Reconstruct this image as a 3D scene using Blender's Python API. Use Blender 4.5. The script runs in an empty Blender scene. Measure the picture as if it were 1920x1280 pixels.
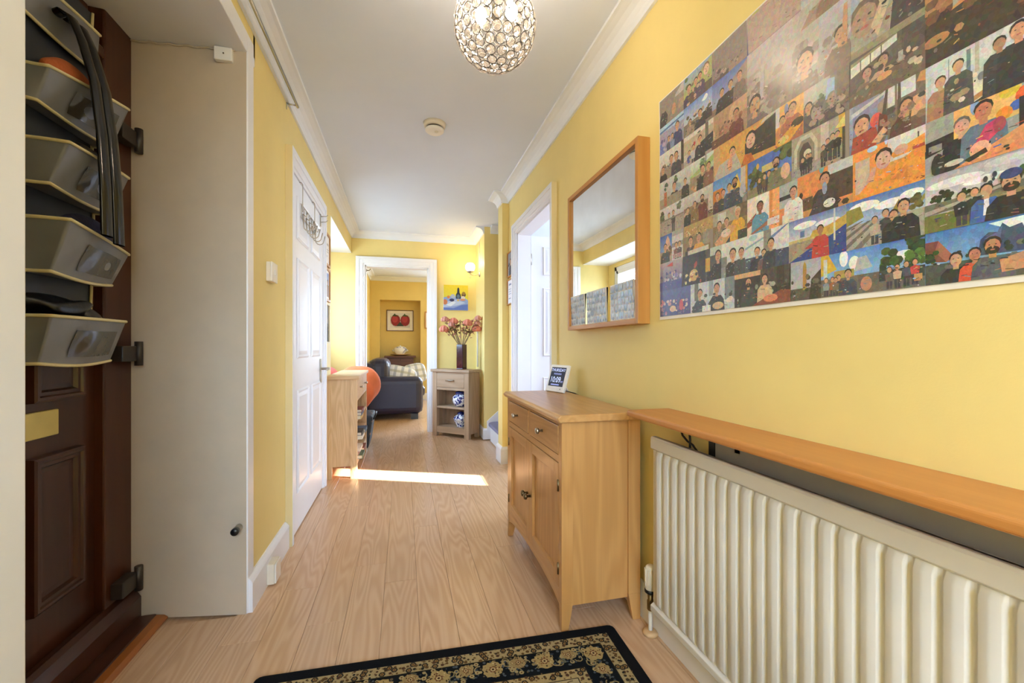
import bpy, bmesh, math, random
from mathutils import Vector, Matrix
random.seed(7)
SC = bpy.context.scene
COL = SC.collection
R = math.radians

# ------------------------------------------------------------------ camera
cam_d = bpy.data.cameras.new('camera'); cam = bpy.data.objects.new('camera', cam_d); COL.objects.link(cam)
cam_d.sensor_width = 36.0; cam_d.lens = 15.0; cam_d.shift_y = 10 / 1920
cam_d.clip_start = 0.02
cam.location = (0, 0, 1.03)
cam.rotation_euler = (R(90), 0, -math.atan(203 / 800))
SC.camera = cam

# ------------------------------------------------------------------ world, sun, daylight portals, exposure
SC.view_settings.view_transform = 'Standard'; SC.view_settings.look = 'None'
SC.view_settings.gamma = 1.0; SC.view_settings.use_curve_mapping = False
SC.view_settings.exposure = 1.45
W = bpy.data.worlds.new('sky'); SC.world = W; W.use_nodes = True
bgn = W.node_tree.nodes['Background']
wt = W.node_tree; wc = wt.nodes.new('ShaderNodeTexCoord'); ws = wt.nodes.new('ShaderNodeSeparateXYZ'); wr = wt.nodes.new('ShaderNodeValToRGB')
wt.links.new(wc.outputs['Generated'], ws.inputs[0]); wt.links.new(ws.outputs[2], wr.inputs[0]); wt.links.new(wr.outputs[0], bgn.inputs[0])
wr.color_ramp.elements[0].position = 0.0; wr.color_ramp.elements[0].color = (0.24, 0.27, 0.28, 1)      # the ground outside
wr.color_ramp.elements[1].position = 0.02; wr.color_ramp.elements[1].color = (0.60, 0.79, 1.0, 1)      # bright hazy sky
bgn.inputs[1].default_value = 11.5
try:
    SC.cycles.max_bounces = 10; SC.cycles.diffuse_bounces = 6; SC.cycles.glossy_bounces = 4
    SC.cycles.transparent_max_bounces = 12; SC.cycles.sample_clamp_indirect = 8.0
    SC.cycles.caustics_reflective = False; SC.cycles.caustics_refractive = False
except Exception:
    pass

def add_light(name, kind, loc, rot, energy, color, **kw):
    l = bpy.data.lights.new(name, kind); l.energy = energy; l.color = color
    for k, v in kw.items(): setattr(l, k, v)
    o = bpy.data.objects.new(name, l); COL.objects.link(o); o.location = loc; o.rotation_euler = rot
    return o

SUN_DIR = Vector((-0.9187, 0.395, -math.tan(R(25)))).normalized()
sun = add_light('sun', 'SUN', (6, 0, 5), (0, 0, 0), 22.0, (1.0, 0.93, 0.82), angle=R(0.53))
sun.rotation_euler = (-SUN_DIR).to_track_quat('Z', 'Y').to_euler()

def portal(name, loc, direction, sx, sy):
    o = add_light(name, 'AREA', loc, (0, 0, 0), 1, (1, 1, 1), shape='RECTANGLE', size=sx, size_y=sy)
    o.rotation_euler = (-Vector(direction)).to_track_quat('Z', 'Y').to_euler()
    o.data.cycles.is_portal = True
    return o
portal('daylight_recess_window', (-1.08, 4.52, 1.50), (1, 0, 0), 1.25, 1.2)
portal('added_hall_end_portal', (0.1, -1.58, 1.5), (0, 1, 0), 1.2, 1.4)  # sky portal for the added window behind the camera
portal('added_living_room_portal', (2.0, 8.97, 1.45), (0, -1, 0), 2.0, 1.5)  # sky portal for the added, unseen living room window
portal('daylight_side_room', (3.13, 2.195, 1.53), (-1, 0, 0), 0.36, 0.7)
side = add_light('side_room_fill', 'AREA', (2.96, 2.75, 1.55), (0, R(90), 0), 18, (0.72, 0.85, 1.0), shape='RECTANGLE', size=1.0, size_y=0.85)  # added lamp inside the invented frosted panes, brightens the side room
add_light('living_room_fill', 'AREA', (2.0, 8.5, 1.45), (R(-90), 0, 0), 34, (0.82, 0.9, 1.0), shape='RECTANGLE', size=1.7, size_y=1.2)  # added indoor lamp that brightens the living room

# ------------------------------------------------------------------ helpers
def srgb(h):
    if isinstance(h, str):
        h = [int(h[i:i + 2], 16) / 255 for i in (0, 2, 4)]
    return tuple(c / 12.92 if c <= 0.04045 else ((c + 0.055) / 1.055) ** 2.4 for c in h)

MW = {}
class MB:
    def __init__(self): self.bm = bmesh.new(); self.sm = False
    def _face(self, vs, smooth=False, mi=0):
        try:
            f = self.bm.faces.new(vs); f.smooth = smooth; f.material_index = mi; return f
        except ValueError: return None
    def box(self, x0, y0, z0, x1, y1, z1, mi=0):
        x0, x1 = sorted((x0, x1)); y0, y1 = sorted((y0, y1)); z0, z1 = sorted((z0, z1))
        v = [self.bm.verts.new(p) for p in ((x0,y0,z0),(x1,y0,z0),(x1,y1,z0),(x0,y1,z0),(x0,y0,z1),(x1,y0,z1),(x1,y1,z1),(x0,y1,z1))]
        for q in ((3,2,1,0),(4,5,6,7),(0,1,5,4),(1,2,6,5),(2,3,7,6),(3,0,4,7)): self._face([v[i] for i in q], mi=mi)
        return self
    def hexa(self, pts, mi=0):
        v = [self.bm.verts.new(p) for p in pts]
        for q in ((3,2,1,0),(4,5,6,7),(0,1,5,4),(1,2,6,5),(2,3,7,6),(3,0,4,7)): self._face([v[i] for i in q], mi=mi)
        return self
    def prism(self, poly, axis, a0, a1, smooth=False):
        def P(p, a):
            return (a, p[0], p[1]) if axis == 'x' else (p[0], a, p[1]) if axis == 'y' else (p[0], p[1], a)
        A = [self.bm.verts.new(P(p, a0)) for p in poly]; B = [self.bm.verts.new(P(p, a1)) for p in poly]
        n = len(poly); self._face(A[::-1]); self._face(B)
        for i in range(n): self._face([A[i], A[(i+1) % n], B[(i+1) % n], B[i]], smooth)
        return self
    def tube(self, pts, r, seg=8, closed=False, cap=True):
        pts = [Vector(p) for p in pts]; n = len(pts); rr = r if isinstance(r, (list, tuple)) else [r] * n
        rings = []; up = None
        for i in range(n):
            if closed: t = pts[(i+1) % n] - pts[i-1]
            else: t = pts[min(i+1, n-1)] - pts[max(i-1, 0)]
            t.normalize()
            if up is None:
                up = Vector((0, 0, 1)) if abs(t.z) < 0.9 else Vector((1, 0, 0))
            up = (up - t * up.dot(t)).normalized(); s = t.cross(up)
            rings.append([self.bm.verts.new(pts[i] + (up * math.cos(a) + s * math.sin(a)) * rr[i]) for a in [2 * math.pi * k / seg for k in range(seg)]])
        m = n if closed else n - 1
        for i in range(m):
            a, b = rings[i], rings[(i+1) % n]
            for k in range(seg): self._face([a[k], a[(k+1) % seg], b[(k+1) % seg], b[k]], True)
        if cap and not closed: self._face(rings[0][::-1]); self._face(rings[-1])
        return self
    def lathe(self, prof, c=(0, 0, 0), seg=24, axis='z', smooth=True, cap=True):
        rings = []
        def P(r, h, a):
            x, y = r * math.cos(a), r * math.sin(a)
            q = (x, y, h) if axis == 'z' else (h, x, y) if axis == 'x' else (y, h, x)
            return (q[0] + c[0], q[1] + c[1], q[2] + c[2])
        for r, h in prof: rings.append([self.bm.verts.new(P(max(r, 1e-5), h, 2 * math.pi * k / seg)) for k in range(seg)])
        for a, b in zip(rings, rings[1:]):
            for k in range(seg): self._face([a[k], a[(k+1) % seg], b[(k+1) % seg], b[k]], smooth)
        if cap: self._face(rings[0][::-1]); self._face(rings[-1])
        return self
    def sphere(self, c, r, seg=16, rings=10, warp=None):
        rx, ry, rz = (r, r, r) if not isinstance(r, (tuple, list)) else r
        V = []
        for j in range(rings + 1):
            t = math.pi * j / rings; row = []
            for k in range(seg):
                a = 2 * math.pi * k / seg
                p = Vector((math.sin(t) * math.cos(a), math.sin(t) * math.sin(a), -math.cos(t)))
                if warp: p = p * warp(p)
                row.append(self.bm.verts.new((c[0] + rx * p.x, c[1] + ry * p.y, c[2] + rz * p.z)))
            V.append(row)
        for a, b in zip(V, V[1:]):
            for k in range(seg): self._face([a[k], a[(k+1) % seg], b[(k+1) % seg], b[k]], True)
        bmesh.ops.remove_doubles(self.bm, verts=V[0] + V[-1], dist=1e-5)
        return self
    def grid(self, f, nu, nv, smooth=True):
        V = [[self.bm.verts.new(f(i / nu, j / nv)) for j in range(nv + 1)] for i in range(nu + 1)]
        for i in range(nu):
            for j in range(nv): self._face([V[i][j], V[i+1][j], V[i+1][j+1], V[i][j+1]], smooth)
        return self
    def sweep(self, path, prof):
        # path in plan (x, y); profile (offset to the left of travel, z); mitred corners
        P = [Vector(p) for p in path]; n = len(P); rows = []
        for i in range(n):
            d0 = (P[i] - P[i-1]).normalized() if i else None
            d1 = (P[i+1] - P[i]).normalized() if i < n - 1 else None
            if d0 is None: nrm = Vector((-d1.y, d1.x))
            elif d1 is None: nrm = Vector((-d0.y, d0.x))
            else:
                a, b = Vector((-d0.y, d0.x)), Vector((-d1.y, d1.x)); nrm = (a + b) / (1 + a.dot(b))
            rows.append([self.bm.verts.new((P[i].x + nrm.x * o, P[i].y + nrm.y * o, z)) for o, z in prof])
        m = len(prof)
        for a, b in zip(rows, rows[1:]):
            for k in range(m): self._face([a[k], b[k], b[(k+1) % m], a[(k+1) % m]], False)
        self._face(rows[0]); self._face(rows[-1][::-1])
        return self
    def mesh(self, name):
        me = bpy.data.meshes.new(name)
        bmesh.ops.recalc_face_normals(self.bm, faces=self.bm.faces[:])
        self.bm.to_mesh(me); self.bm.free(); return me

def link(o, parent=None, world=True):
    COL.objects.link(o)
    if parent is not None:
        o.parent = parent
        if world:
            o.matrix_parent_inverse = MW[parent.name].inverted(); MW[o.name] = Matrix.Identity(4)
        else: MW[o.name] = MW[parent.name]
    else: MW[o.name] = Matrix.Identity(4)
    return o

def obj(name, mb, m, parent=None, world=True, bevel=0, seg=2):
    me = mb.mesh(name) if isinstance(mb, MB) else mb
    if not me.materials:
        for mm in (m if isinstance(m, (list, tuple)) else [m]): me.materials.append(mm)
    o = link(bpy.data.objects.new(name, me), parent, world)
    if bevel:
        b = o.modifiers.new('edge', 'BEVEL'); b.width = bevel; b.segments = seg; b.limit_method = 'ANGLE'; b.angle_limit = R(40)
    return o

def tag(o, label, cat, group=None):
    o['label'] = label; o['category'] = cat
    if group: o['group'] = group
    return o

def thing(name, label, cat, loc=(0, 0, 0), rotz=0, group=None):
    o = bpy.data.objects.new(name, None); COL.objects.link(o); o.empty_display_size = 0.05
    o.location = loc; o.rotation_euler = (0, 0, rotz)
    MW[o.name] = Matrix.Translation(loc) @ Matrix.Rotation(rotz, 4, 'Z')
    return tag(o, label, cat, group)

def struct(name, mb, m, parent=None, bevel=0, label=None):
    o = obj(name, mb, m, parent, True, bevel)
    if parent is None: o['kind'] = 'structure'
    if label: o['label'] = label
    return o

# ------------------------------------------------------------------ materials
class NT:
    def __init__(self, name):
        self.m = bpy.data.materials.new(name); self.m.use_nodes = True
        self.t = self.m.node_tree; self.b = self.t.nodes['Principled BSDF']; self.out = self.t.nodes['Material Output']
    def n(self, kind, **kw):
        nd = self.t.nodes.new(kind)
        for k, v in kw.items():
            if k.startswith('i'):
                nd.inputs[int(k[1:])].default_value = v
            else: setattr(nd, k, v)
        return nd
    def l(self, a, b): self.t.links.new(a, b)
    def mix(self, fac, a, b, kind='MIX'):
        nd = self.t.nodes.new('ShaderNodeMix'); nd.data_type = 'RGBA'; nd.blend_type = kind
        for s, v in ((nd.inputs[0], fac), (nd.inputs[6], a), (nd.inputs[7], b)):
            if hasattr(v, 'links'): self.l(v, s)
            else: s.default_value = v if not isinstance(v, (tuple, list)) or len(v) == 4 else (*v, 1)
        return nd.outputs[2]
    def math(self, op, a, b=None):
        nd = self.t.nodes.new('ShaderNodeMath'); nd.operation = op
        for s, v in zip(nd.inputs, (a, b)):
            if v is None: continue
            if hasattr(v, 'links'): self.l(v, s)
            else: s.default_value = v
        return nd.outputs[0]
    def bump(self, h, strength=0.2, dist=0.01):
        nd = self.n('ShaderNodeBump'); nd.inputs['Strength'].default_value = strength; nd.inputs['Distance'].default_value = dist
        self.l(h, nd.inputs['Height']); self.l(nd.outputs[0], self.b.inputs['Normal'])
    def noise(self, scale, detail=3, rough=0.5, vec=None, dist=0.0):
        nd = self.n('ShaderNodeTexNoise'); nd.inputs['Scale'].default_value = scale; nd.inputs['Detail'].default_value = detail
        nd.inputs['Roughness'].default_value = rough; nd.inputs['Distortion'].default_value = dist
        if vec is None: vec = self.coord()
        self.l(vec, nd.inputs['Vector']); return nd.outputs['Fac']
    def coord(self, scale=None, rand=False):
        v = self.n('ShaderNodeTexCoord').outputs['Object']
        if rand:
            r = self.n('ShaderNodeObjectInfo').outputs['Random']
            c = self.n('ShaderNodeCombineXYZ')
            for i, k in enumerate((13.1, 37.7, 7.3)): self.l(self.math('MULTIPLY', r, k), c.inputs[i])
            a = self.n('ShaderNodeVectorMath', operation='ADD'); self.l(v, a.inputs[0]); self.l(c.outputs[0], a.inputs[1]); v = a.outputs[0]
        if scale:
            a = self.n('ShaderNodeVectorMath', operation='MULTIPLY'); self.l(v, a.inputs[0]); a.inputs[1].default_value = scale; v = a.outputs[0]
        return v
    def ramp(self, fac, stops):
        nd = self.n('ShaderNodeValToRGB'); e = nd.color_ramp.elements
        while len(e) < len(stops): e.new(0.5)
        for el, (p, c) in zip(e, stops): el.position = p; el.color = (*c, 1) if len(c) == 3 else c
        self.l(fac, nd.inputs[0]); return nd.outputs[0]
    def color(self, v):
        if hasattr(v, 'links'): self.l(v, self.b.inputs['Base Color'])
        else: self.b.inputs['Base Color'].default_value = (*v, 1)
    def set(self, rough=0.5, metal=0.0, spec=0.5, **kw):
        self.b.inputs['Roughness'].default_value = rough; self.b.inputs['Metallic'].default_value = metal
        self.b.inputs['Specular IOR Level'].default_value = spec
        for k, v in kw.items(): self.b.inputs[k.replace('_', ' ')].default_value = v
        return self

def paint(name, hexc, rough=0.6, var=0.04, bump=0.06, bscale=160, spec=0.3, blotch=3.0):
    n = NT(name); c = srgb(hexc)
    f = n.noise(blotch, 4, 0.6)
    lo = tuple(x * (1 - var) for x in c); hi = tuple(min(1, x * (1 + var)) for x in c)
    n.color(n.ramp(f, [(0.3, lo), (0.7, hi)])); n.set(rough, 0, spec)
    if bump: n.bump(n.noise(bscale, 2), bump, 0.002)
    return n.m

def wood(name, c1, c2, axis='x', rough=0.4, rings=26, cross=7.0, along=0.8, rand=False, spec=0.4, fibre=0.35, contrast=1.0, gloss_var=False, tone=0.0):
    n = NT(name); a, b = srgb(c1), srgb(c2)
    sc = [cross] * 3; sc['xyz'.index(axis)] = along
    v = n.coord(tuple(sc), rand)
    f = n.noise(1.0, 1.5, 0.4, v, 0.15)
    s = n.math('SINE', n.math('MULTIPLY', f, rings * 2.4))
    s = n.math('MULTIPLY', n.math('ADD', n.math('MULTIPLY', s, contrast), 1.0), 0.5)
    fs = [170.0] * 3; fs['xyz'.index(axis)] = 5.0
    fb = n.noise(1.0, 3, 0.6, n.coord(tuple(fs), rand))
    col = n.mix(s, a, b)
    col = n.mix(n.math('MULTIPLY', n.math('SUBTRACT', fb, 0.35), fibre), col, tuple(x * 0.55 for x in b))
    if tone:
        r = n.n('ShaderNodeObjectInfo').outputs['Random']
        col = n.mix(n.math('MULTIPLY', r, tone), col, tuple(x * 0.72 for x in a))
    n.color(col); n.set(rough, 0, spec); n.bump(fb, 0.05, 0.001)
    return n.m

def plain(name, hexc, rough=0.5, metal=0.0, spec=0.5, bump=0, bscale=60, **kw):
    n = NT(name); c = srgb(hexc); n.set(rough, metal, spec, **kw)
    f = n.noise(12.0, 3)
    n.color(n.ramp(f, [(0.3, tuple(x * 0.95 for x in c)), (0.7, tuple(min(1, x * 1.04) for x in c))]))
    if bump: n.bump(n.noise(bscale, 3), bump, 0.004)
    return n.m

def emit(name, hexc, strength):
    n = NT(name); c = srgb(hexc); n.color(c); n.b.inputs['Emission Color'].default_value = (*c, 1); n.b.inputs['Emission Strength'].default_value = strength
    return n.m

def clear(name, tint='ffffff', fac=0.85, rough=0.03, translucent=None, tw=0.45):
    n = NT(name); t = n.t; t.nodes.remove(n.b)
    tr = n.n('ShaderNodeBsdfTransparent'); tr.inputs[0].default_value = (*srgb(tint), 1)
    gl = n.n('ShaderNodeBsdfGlossy'); gl.inputs['Roughness'].default_value = rough
    other = gl.outputs[0]
    if translucent:
        tl = n.n('ShaderNodeBsdfTranslucent'); tl.inputs[0].default_value = (*srgb(translucent), 1)
        ad = n.n('ShaderNodeMixShader'); ad.inputs[0].default_value = 1 - tw; n.l(tl.outputs[0], ad.inputs[1]); n.l(gl.outputs[0], ad.inputs[2]); other = ad.outputs[0]
    mx = n.n('ShaderNodeMixShader'); mx.inputs[0].default_value = 1 - fac; n.l(tr.outputs[0], mx.inputs[1]); n.l(other, mx.inputs[2])
    n.l(mx.outputs[0], n.out.inputs[0]); return n.m

def printed(name, rough=0.3, amp=0.22, fine=420, mid=70, bump=0.0, spec=0.5, coat=0.0, bscale=6.0, cells=0, cellmix=0.6):
    n = NT(name); at = n.n('ShaderNodeAttribute', attribute_name='Col'); c = at.outputs['Color']
    f = n.math('ADD', n.math('MULTIPLY', n.noise(fine, 2), 0.5), n.math('MULTIPLY', n.noise(mid, 3, 0.7), 0.5))
    g = n.math('ADD', n.math('MULTIPLY', n.math('SUBTRACT', f, 0.5), amp * 4), 1.0)
    if cells:
        vo = n.n('ShaderNodeTexVoronoi'); vo.inputs['Scale'].default_value = cells; n.l(n.coord((1, 1, .8)), vo.inputs['Vector'])
        c = n.mix(cellmix, c, n.mix(1.0, n.mix(0.25, c, (0.35, 0.33, 0.31)), n.mix(0.55, (1.5, 1.5, 1.5), vo.outputs['Color'], 'MULTIPLY'), 'MULTIPLY'))
    cm = n.n('ShaderNodeCombineColor')
    for i in range(3): n.l(g, cm.inputs[i])
    n.color(n.mix(1.0, c, cm.outputs[0], 'MULTIPLY')); n.set(rough, 0, spec)
    n.b.inputs['Coat Weight'].default_value = coat; n.b.inputs['Coat Roughness'].default_value = 0.27
    if bump: n.bump(n.noise(bscale, 2), bump, 0.02)
    return n.m

M = {}
M['wall'] = paint('yellow_emulsion', 'E9D48E', 0.55, 0.035, 0.10, 220, 0.3)
M['wall_living'] = paint('deep_yellow_emulsion', 'DFC57A', 0.6, 0.04)
M['white'] = paint('white_gloss_paint', 'E8E9F0', 0.35, 0.02, 0.03, 60, 0.45)
M['cream'] = paint('shaded_cream_gloss', 'CBBAA4', 0.4, 0.06, 0.12, 40, 0.4, 4.0)  # the porch lining's dim, warm shade is put into this tone
M['jamb'] = paint('old_white_gloss', 'DCD9D4', 0.4, 0.04, 0.08, 40, 0.4, 4.0)
M['ceiling'] = paint('ceiling_emulsion', 'D6DFF0', 0.8, 0.015, 0.04)
M['coving'] = paint('coving_emulsion', 'E2E7F1', 0.7, 0.02, 0.04)
M['edge_cream'] = paint('cream_edge', 'E0CFA0', 0.5, 0.03, 0.03)  # cream tone for door-trim edge strips and a picture frame
M['room_white'] = paint('side_room_white', 'E4E4EA', 0.6)
M['plank'] = wood('laminate_plank', 'DAB594', 'C59E7A', 'y', 0.26, 44, 10.0, 0.9, True, 0.5, 0.34, 0.62, tone=0.25)
M['oak'] = wood('oak_long', 'CE9F66', 'BC8B54', 'y', 0.30, 24, 9.0, 0.9, False, 0.4, 0.35, 0.6)
M['oak_v'] = wood('oak_upright', 'CC9B60', 'B8864E', 'z', 0.30, 24, 9.0, 0.8, False, 0.4, 0.35, 0.6)
M['oak_x'] = wood('oak_cross', 'CE9F66', 'BC8B54', 'x', 0.30, 24, 9.0, 0.9, False, 0.4, 0.35, 0.6)
M['ash_v'] = wood('pale_oak_upright', 'D9B98F', 'C8A478', 'z', 0.42, 40, 10.0, 1.3, False, 0.4, 0.3, 0.7)
M['ash_x'] = wood('pale_oak_cross', 'D8B68C', 'C6A074', 'x', 0.45, 24, 9.0, 0.9, False, 0.4, 0.3, 0.6)
M['greyoak'] = wood('weathered_oak', 'B79C82', 'A08468', 'x', 0.5, 20, 8.0, 0.8, False, 0.35, 0.35, 0.5)
M['greyoak_v'] = wood('weathered_oak_upright', 'B79C82', 'A08468', 'z', 0.5, 20, 8.0, 0.8, False, 0.35, 0.35, 0.5)
M['beech'] = wood('beech_shelf', 'C98A4C', 'BE7D40', 'y', 0.4, 14, 12.0, 0.9, False, 0.45, 0.3, 0.5)
M['mirrorwood'] = wood('honey_frame', 'C58B45', 'B67A36', 'z', 0.42, 14, 10.0, 0.8, False, 0.4, 0.3, 0.5)
M['mirrorwood_y'] = wood('honey_frame_long', 'C58B45', 'B67A36', 'y', 0.42, 14, 10.0, 0.8, False, 0.4, 0.3, 0.5)
M['mahog'] = wood('mahogany_upvc', '4C2A1C', '351A10', 'z', 0.28, 12, 14.0, 0.7, False, 0.5, 0.5, 0.5)
M['mahog_y'] = wood('mahogany_upvc_long', '4C2A1C', '351A10', 'y', 0.28, 12, 14.0, 0.7, False, 0.5, 0.5, 0.5)
M['brownframe'] = wood('red_brown_frame', '4E2814', '3A1B0D', 'z', 0.35, 10, 14.0, 0.7, False, 0.45, 0.45, 0.5)
M['trimwood'] = wood('orange_varnish_trim', 'A8662E', '935322', 'y', 0.3, 10, 12.0, 0.7, False, 0.5, 0.35, 0.4)
M['darkwood'] = wood('dark_cabinet_wood', '6A4128', '52301C', 'x', 0.4, 12, 10.0, 0.7, False, 0.4, 0.4, 0.5)
M['chrome'] = plain('chrome', 'C8C8C6', 0.18, 1.0)
M['nickel'] = plain('brushed_nickel', 'B8AFA2', 0.35, 1.0)
M['bronze'] = plain('antique_bronze', '7C6A4C', 0.4, 1.0)
M['brass'] = plain('worn_brass', 'D8C67C', 0.5, 0.45, bump=0.15, bscale=120)
M['black'] = plain('black_plastic', '101012', 0.35)
M['brownplastic'] = plain('dark_brown_plastic', '2E2620', 0.4)
M['whiteplastic'] = plain('white_plastic', 'E8E4DE', 0.35)
M['oldplastic'] = plain('yellowed_plastic', 'DDD4C4', 0.4)
M['radiator'] = paint('radiator_enamel', 'D8D3CE', 0.36, 0.03, 0.02, 60, 0.5, 5.0)
M['pocket'] = plain('grey_vinyl_fabric', '74767F', 0.36, bump=0.25, bscale=22)
M['backing'] = plain('navy_grey_backing', '363C4A', 0.45, bump=0.2, bscale=14)
M['piping'] = plain('cream_piping', 'D6CBA2', 0.55)
M['winfilm'] = plain('clear_vinyl_window', '4A4844', 0.14, spec=0.8, bump=0.25, bscale=30)
M['glossblack'] = plain('gloss_black_vinyl', '0B0B0A', 0.16, bump=0.06, bscale=10)
M['blackcloth'] = plain('black_nylon', '0C0D11', 0.28, bump=0.5, bscale=30)
M['navyknit'] = plain('navy_fleece', '2A2A44', 0.95, bump=0.8, bscale=120)
M['fur'] = plain('rust_fleece', 'B4613C', 0.95, bump=0.9, bscale=110)
M['leather'] = plain('navy_leather', '1E2044', 0.36, bump=0.18, bscale=60)
M['orange'] = plain('orange_fabric', 'E4784A', 0.9, bump=0.7, bscale=14)
M['coral'] = plain('coral_fabric', 'D6706A', 0.9, bump=0.25, bscale=30)
M['glass'] = clear('window_glass', 'F4FAFF', 0.93, 0.0)
M['crystal'] = clear('crystal_bead', 'FFFFFF', 0.76, 0.12, '8A8078', 0.45)
M['wire'] = plain('silver_wire', '3E3A36', 0.4, 0.0)
M['bulb'] = emit('lit_bulb', 'FFE8CB', 122.0)
M['globe'] = emit('lit_globe', 'FFE3B4', 3.6)
M['paper'] = plain('white_paper', 'EDE8E2', 0.6)
M['carpet'] = plain('lilac_grey_carpet', '8A84A0', 1.0, bump=0.8, bscale=300)
M['screen'] = plain('clock_screen', '23283C', 0.15)
M['foil'] = plain('grey_reflector_board', 'A39E9A', 0.6)
M['vase'] = plain('aubergine_glass', '3A1820', 0.12, spec=0.7)
M['petal'] = plain('coral_petal', 'E08A74', 0.8)
M['petal2'] = plain('dusty_pink_petal', 'C98E80', 0.85)
M['leafm'] = plain('dried_leaf', '8A7A52', 0.85)
M['stem'] = plain('brown_stem', '8A7050', 0.85)
M['print'] = printed('glossy_photo_print', 0.5, 0.24, 420, 80, 0.12, 0.3, 0.7, 6.0, 150, 0.40)
M['matt_print'] = printed('matt_print', 0.7, 0.12, 300, 60)
M['pile'] = printed('rug_pile', 1.0, 0.30, 700, 160, 0.6, 0.1, 0, 500)
M['mirror'] = plain('silvered_glass', 'F2F4F2', 0.0, 1.0)

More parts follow.
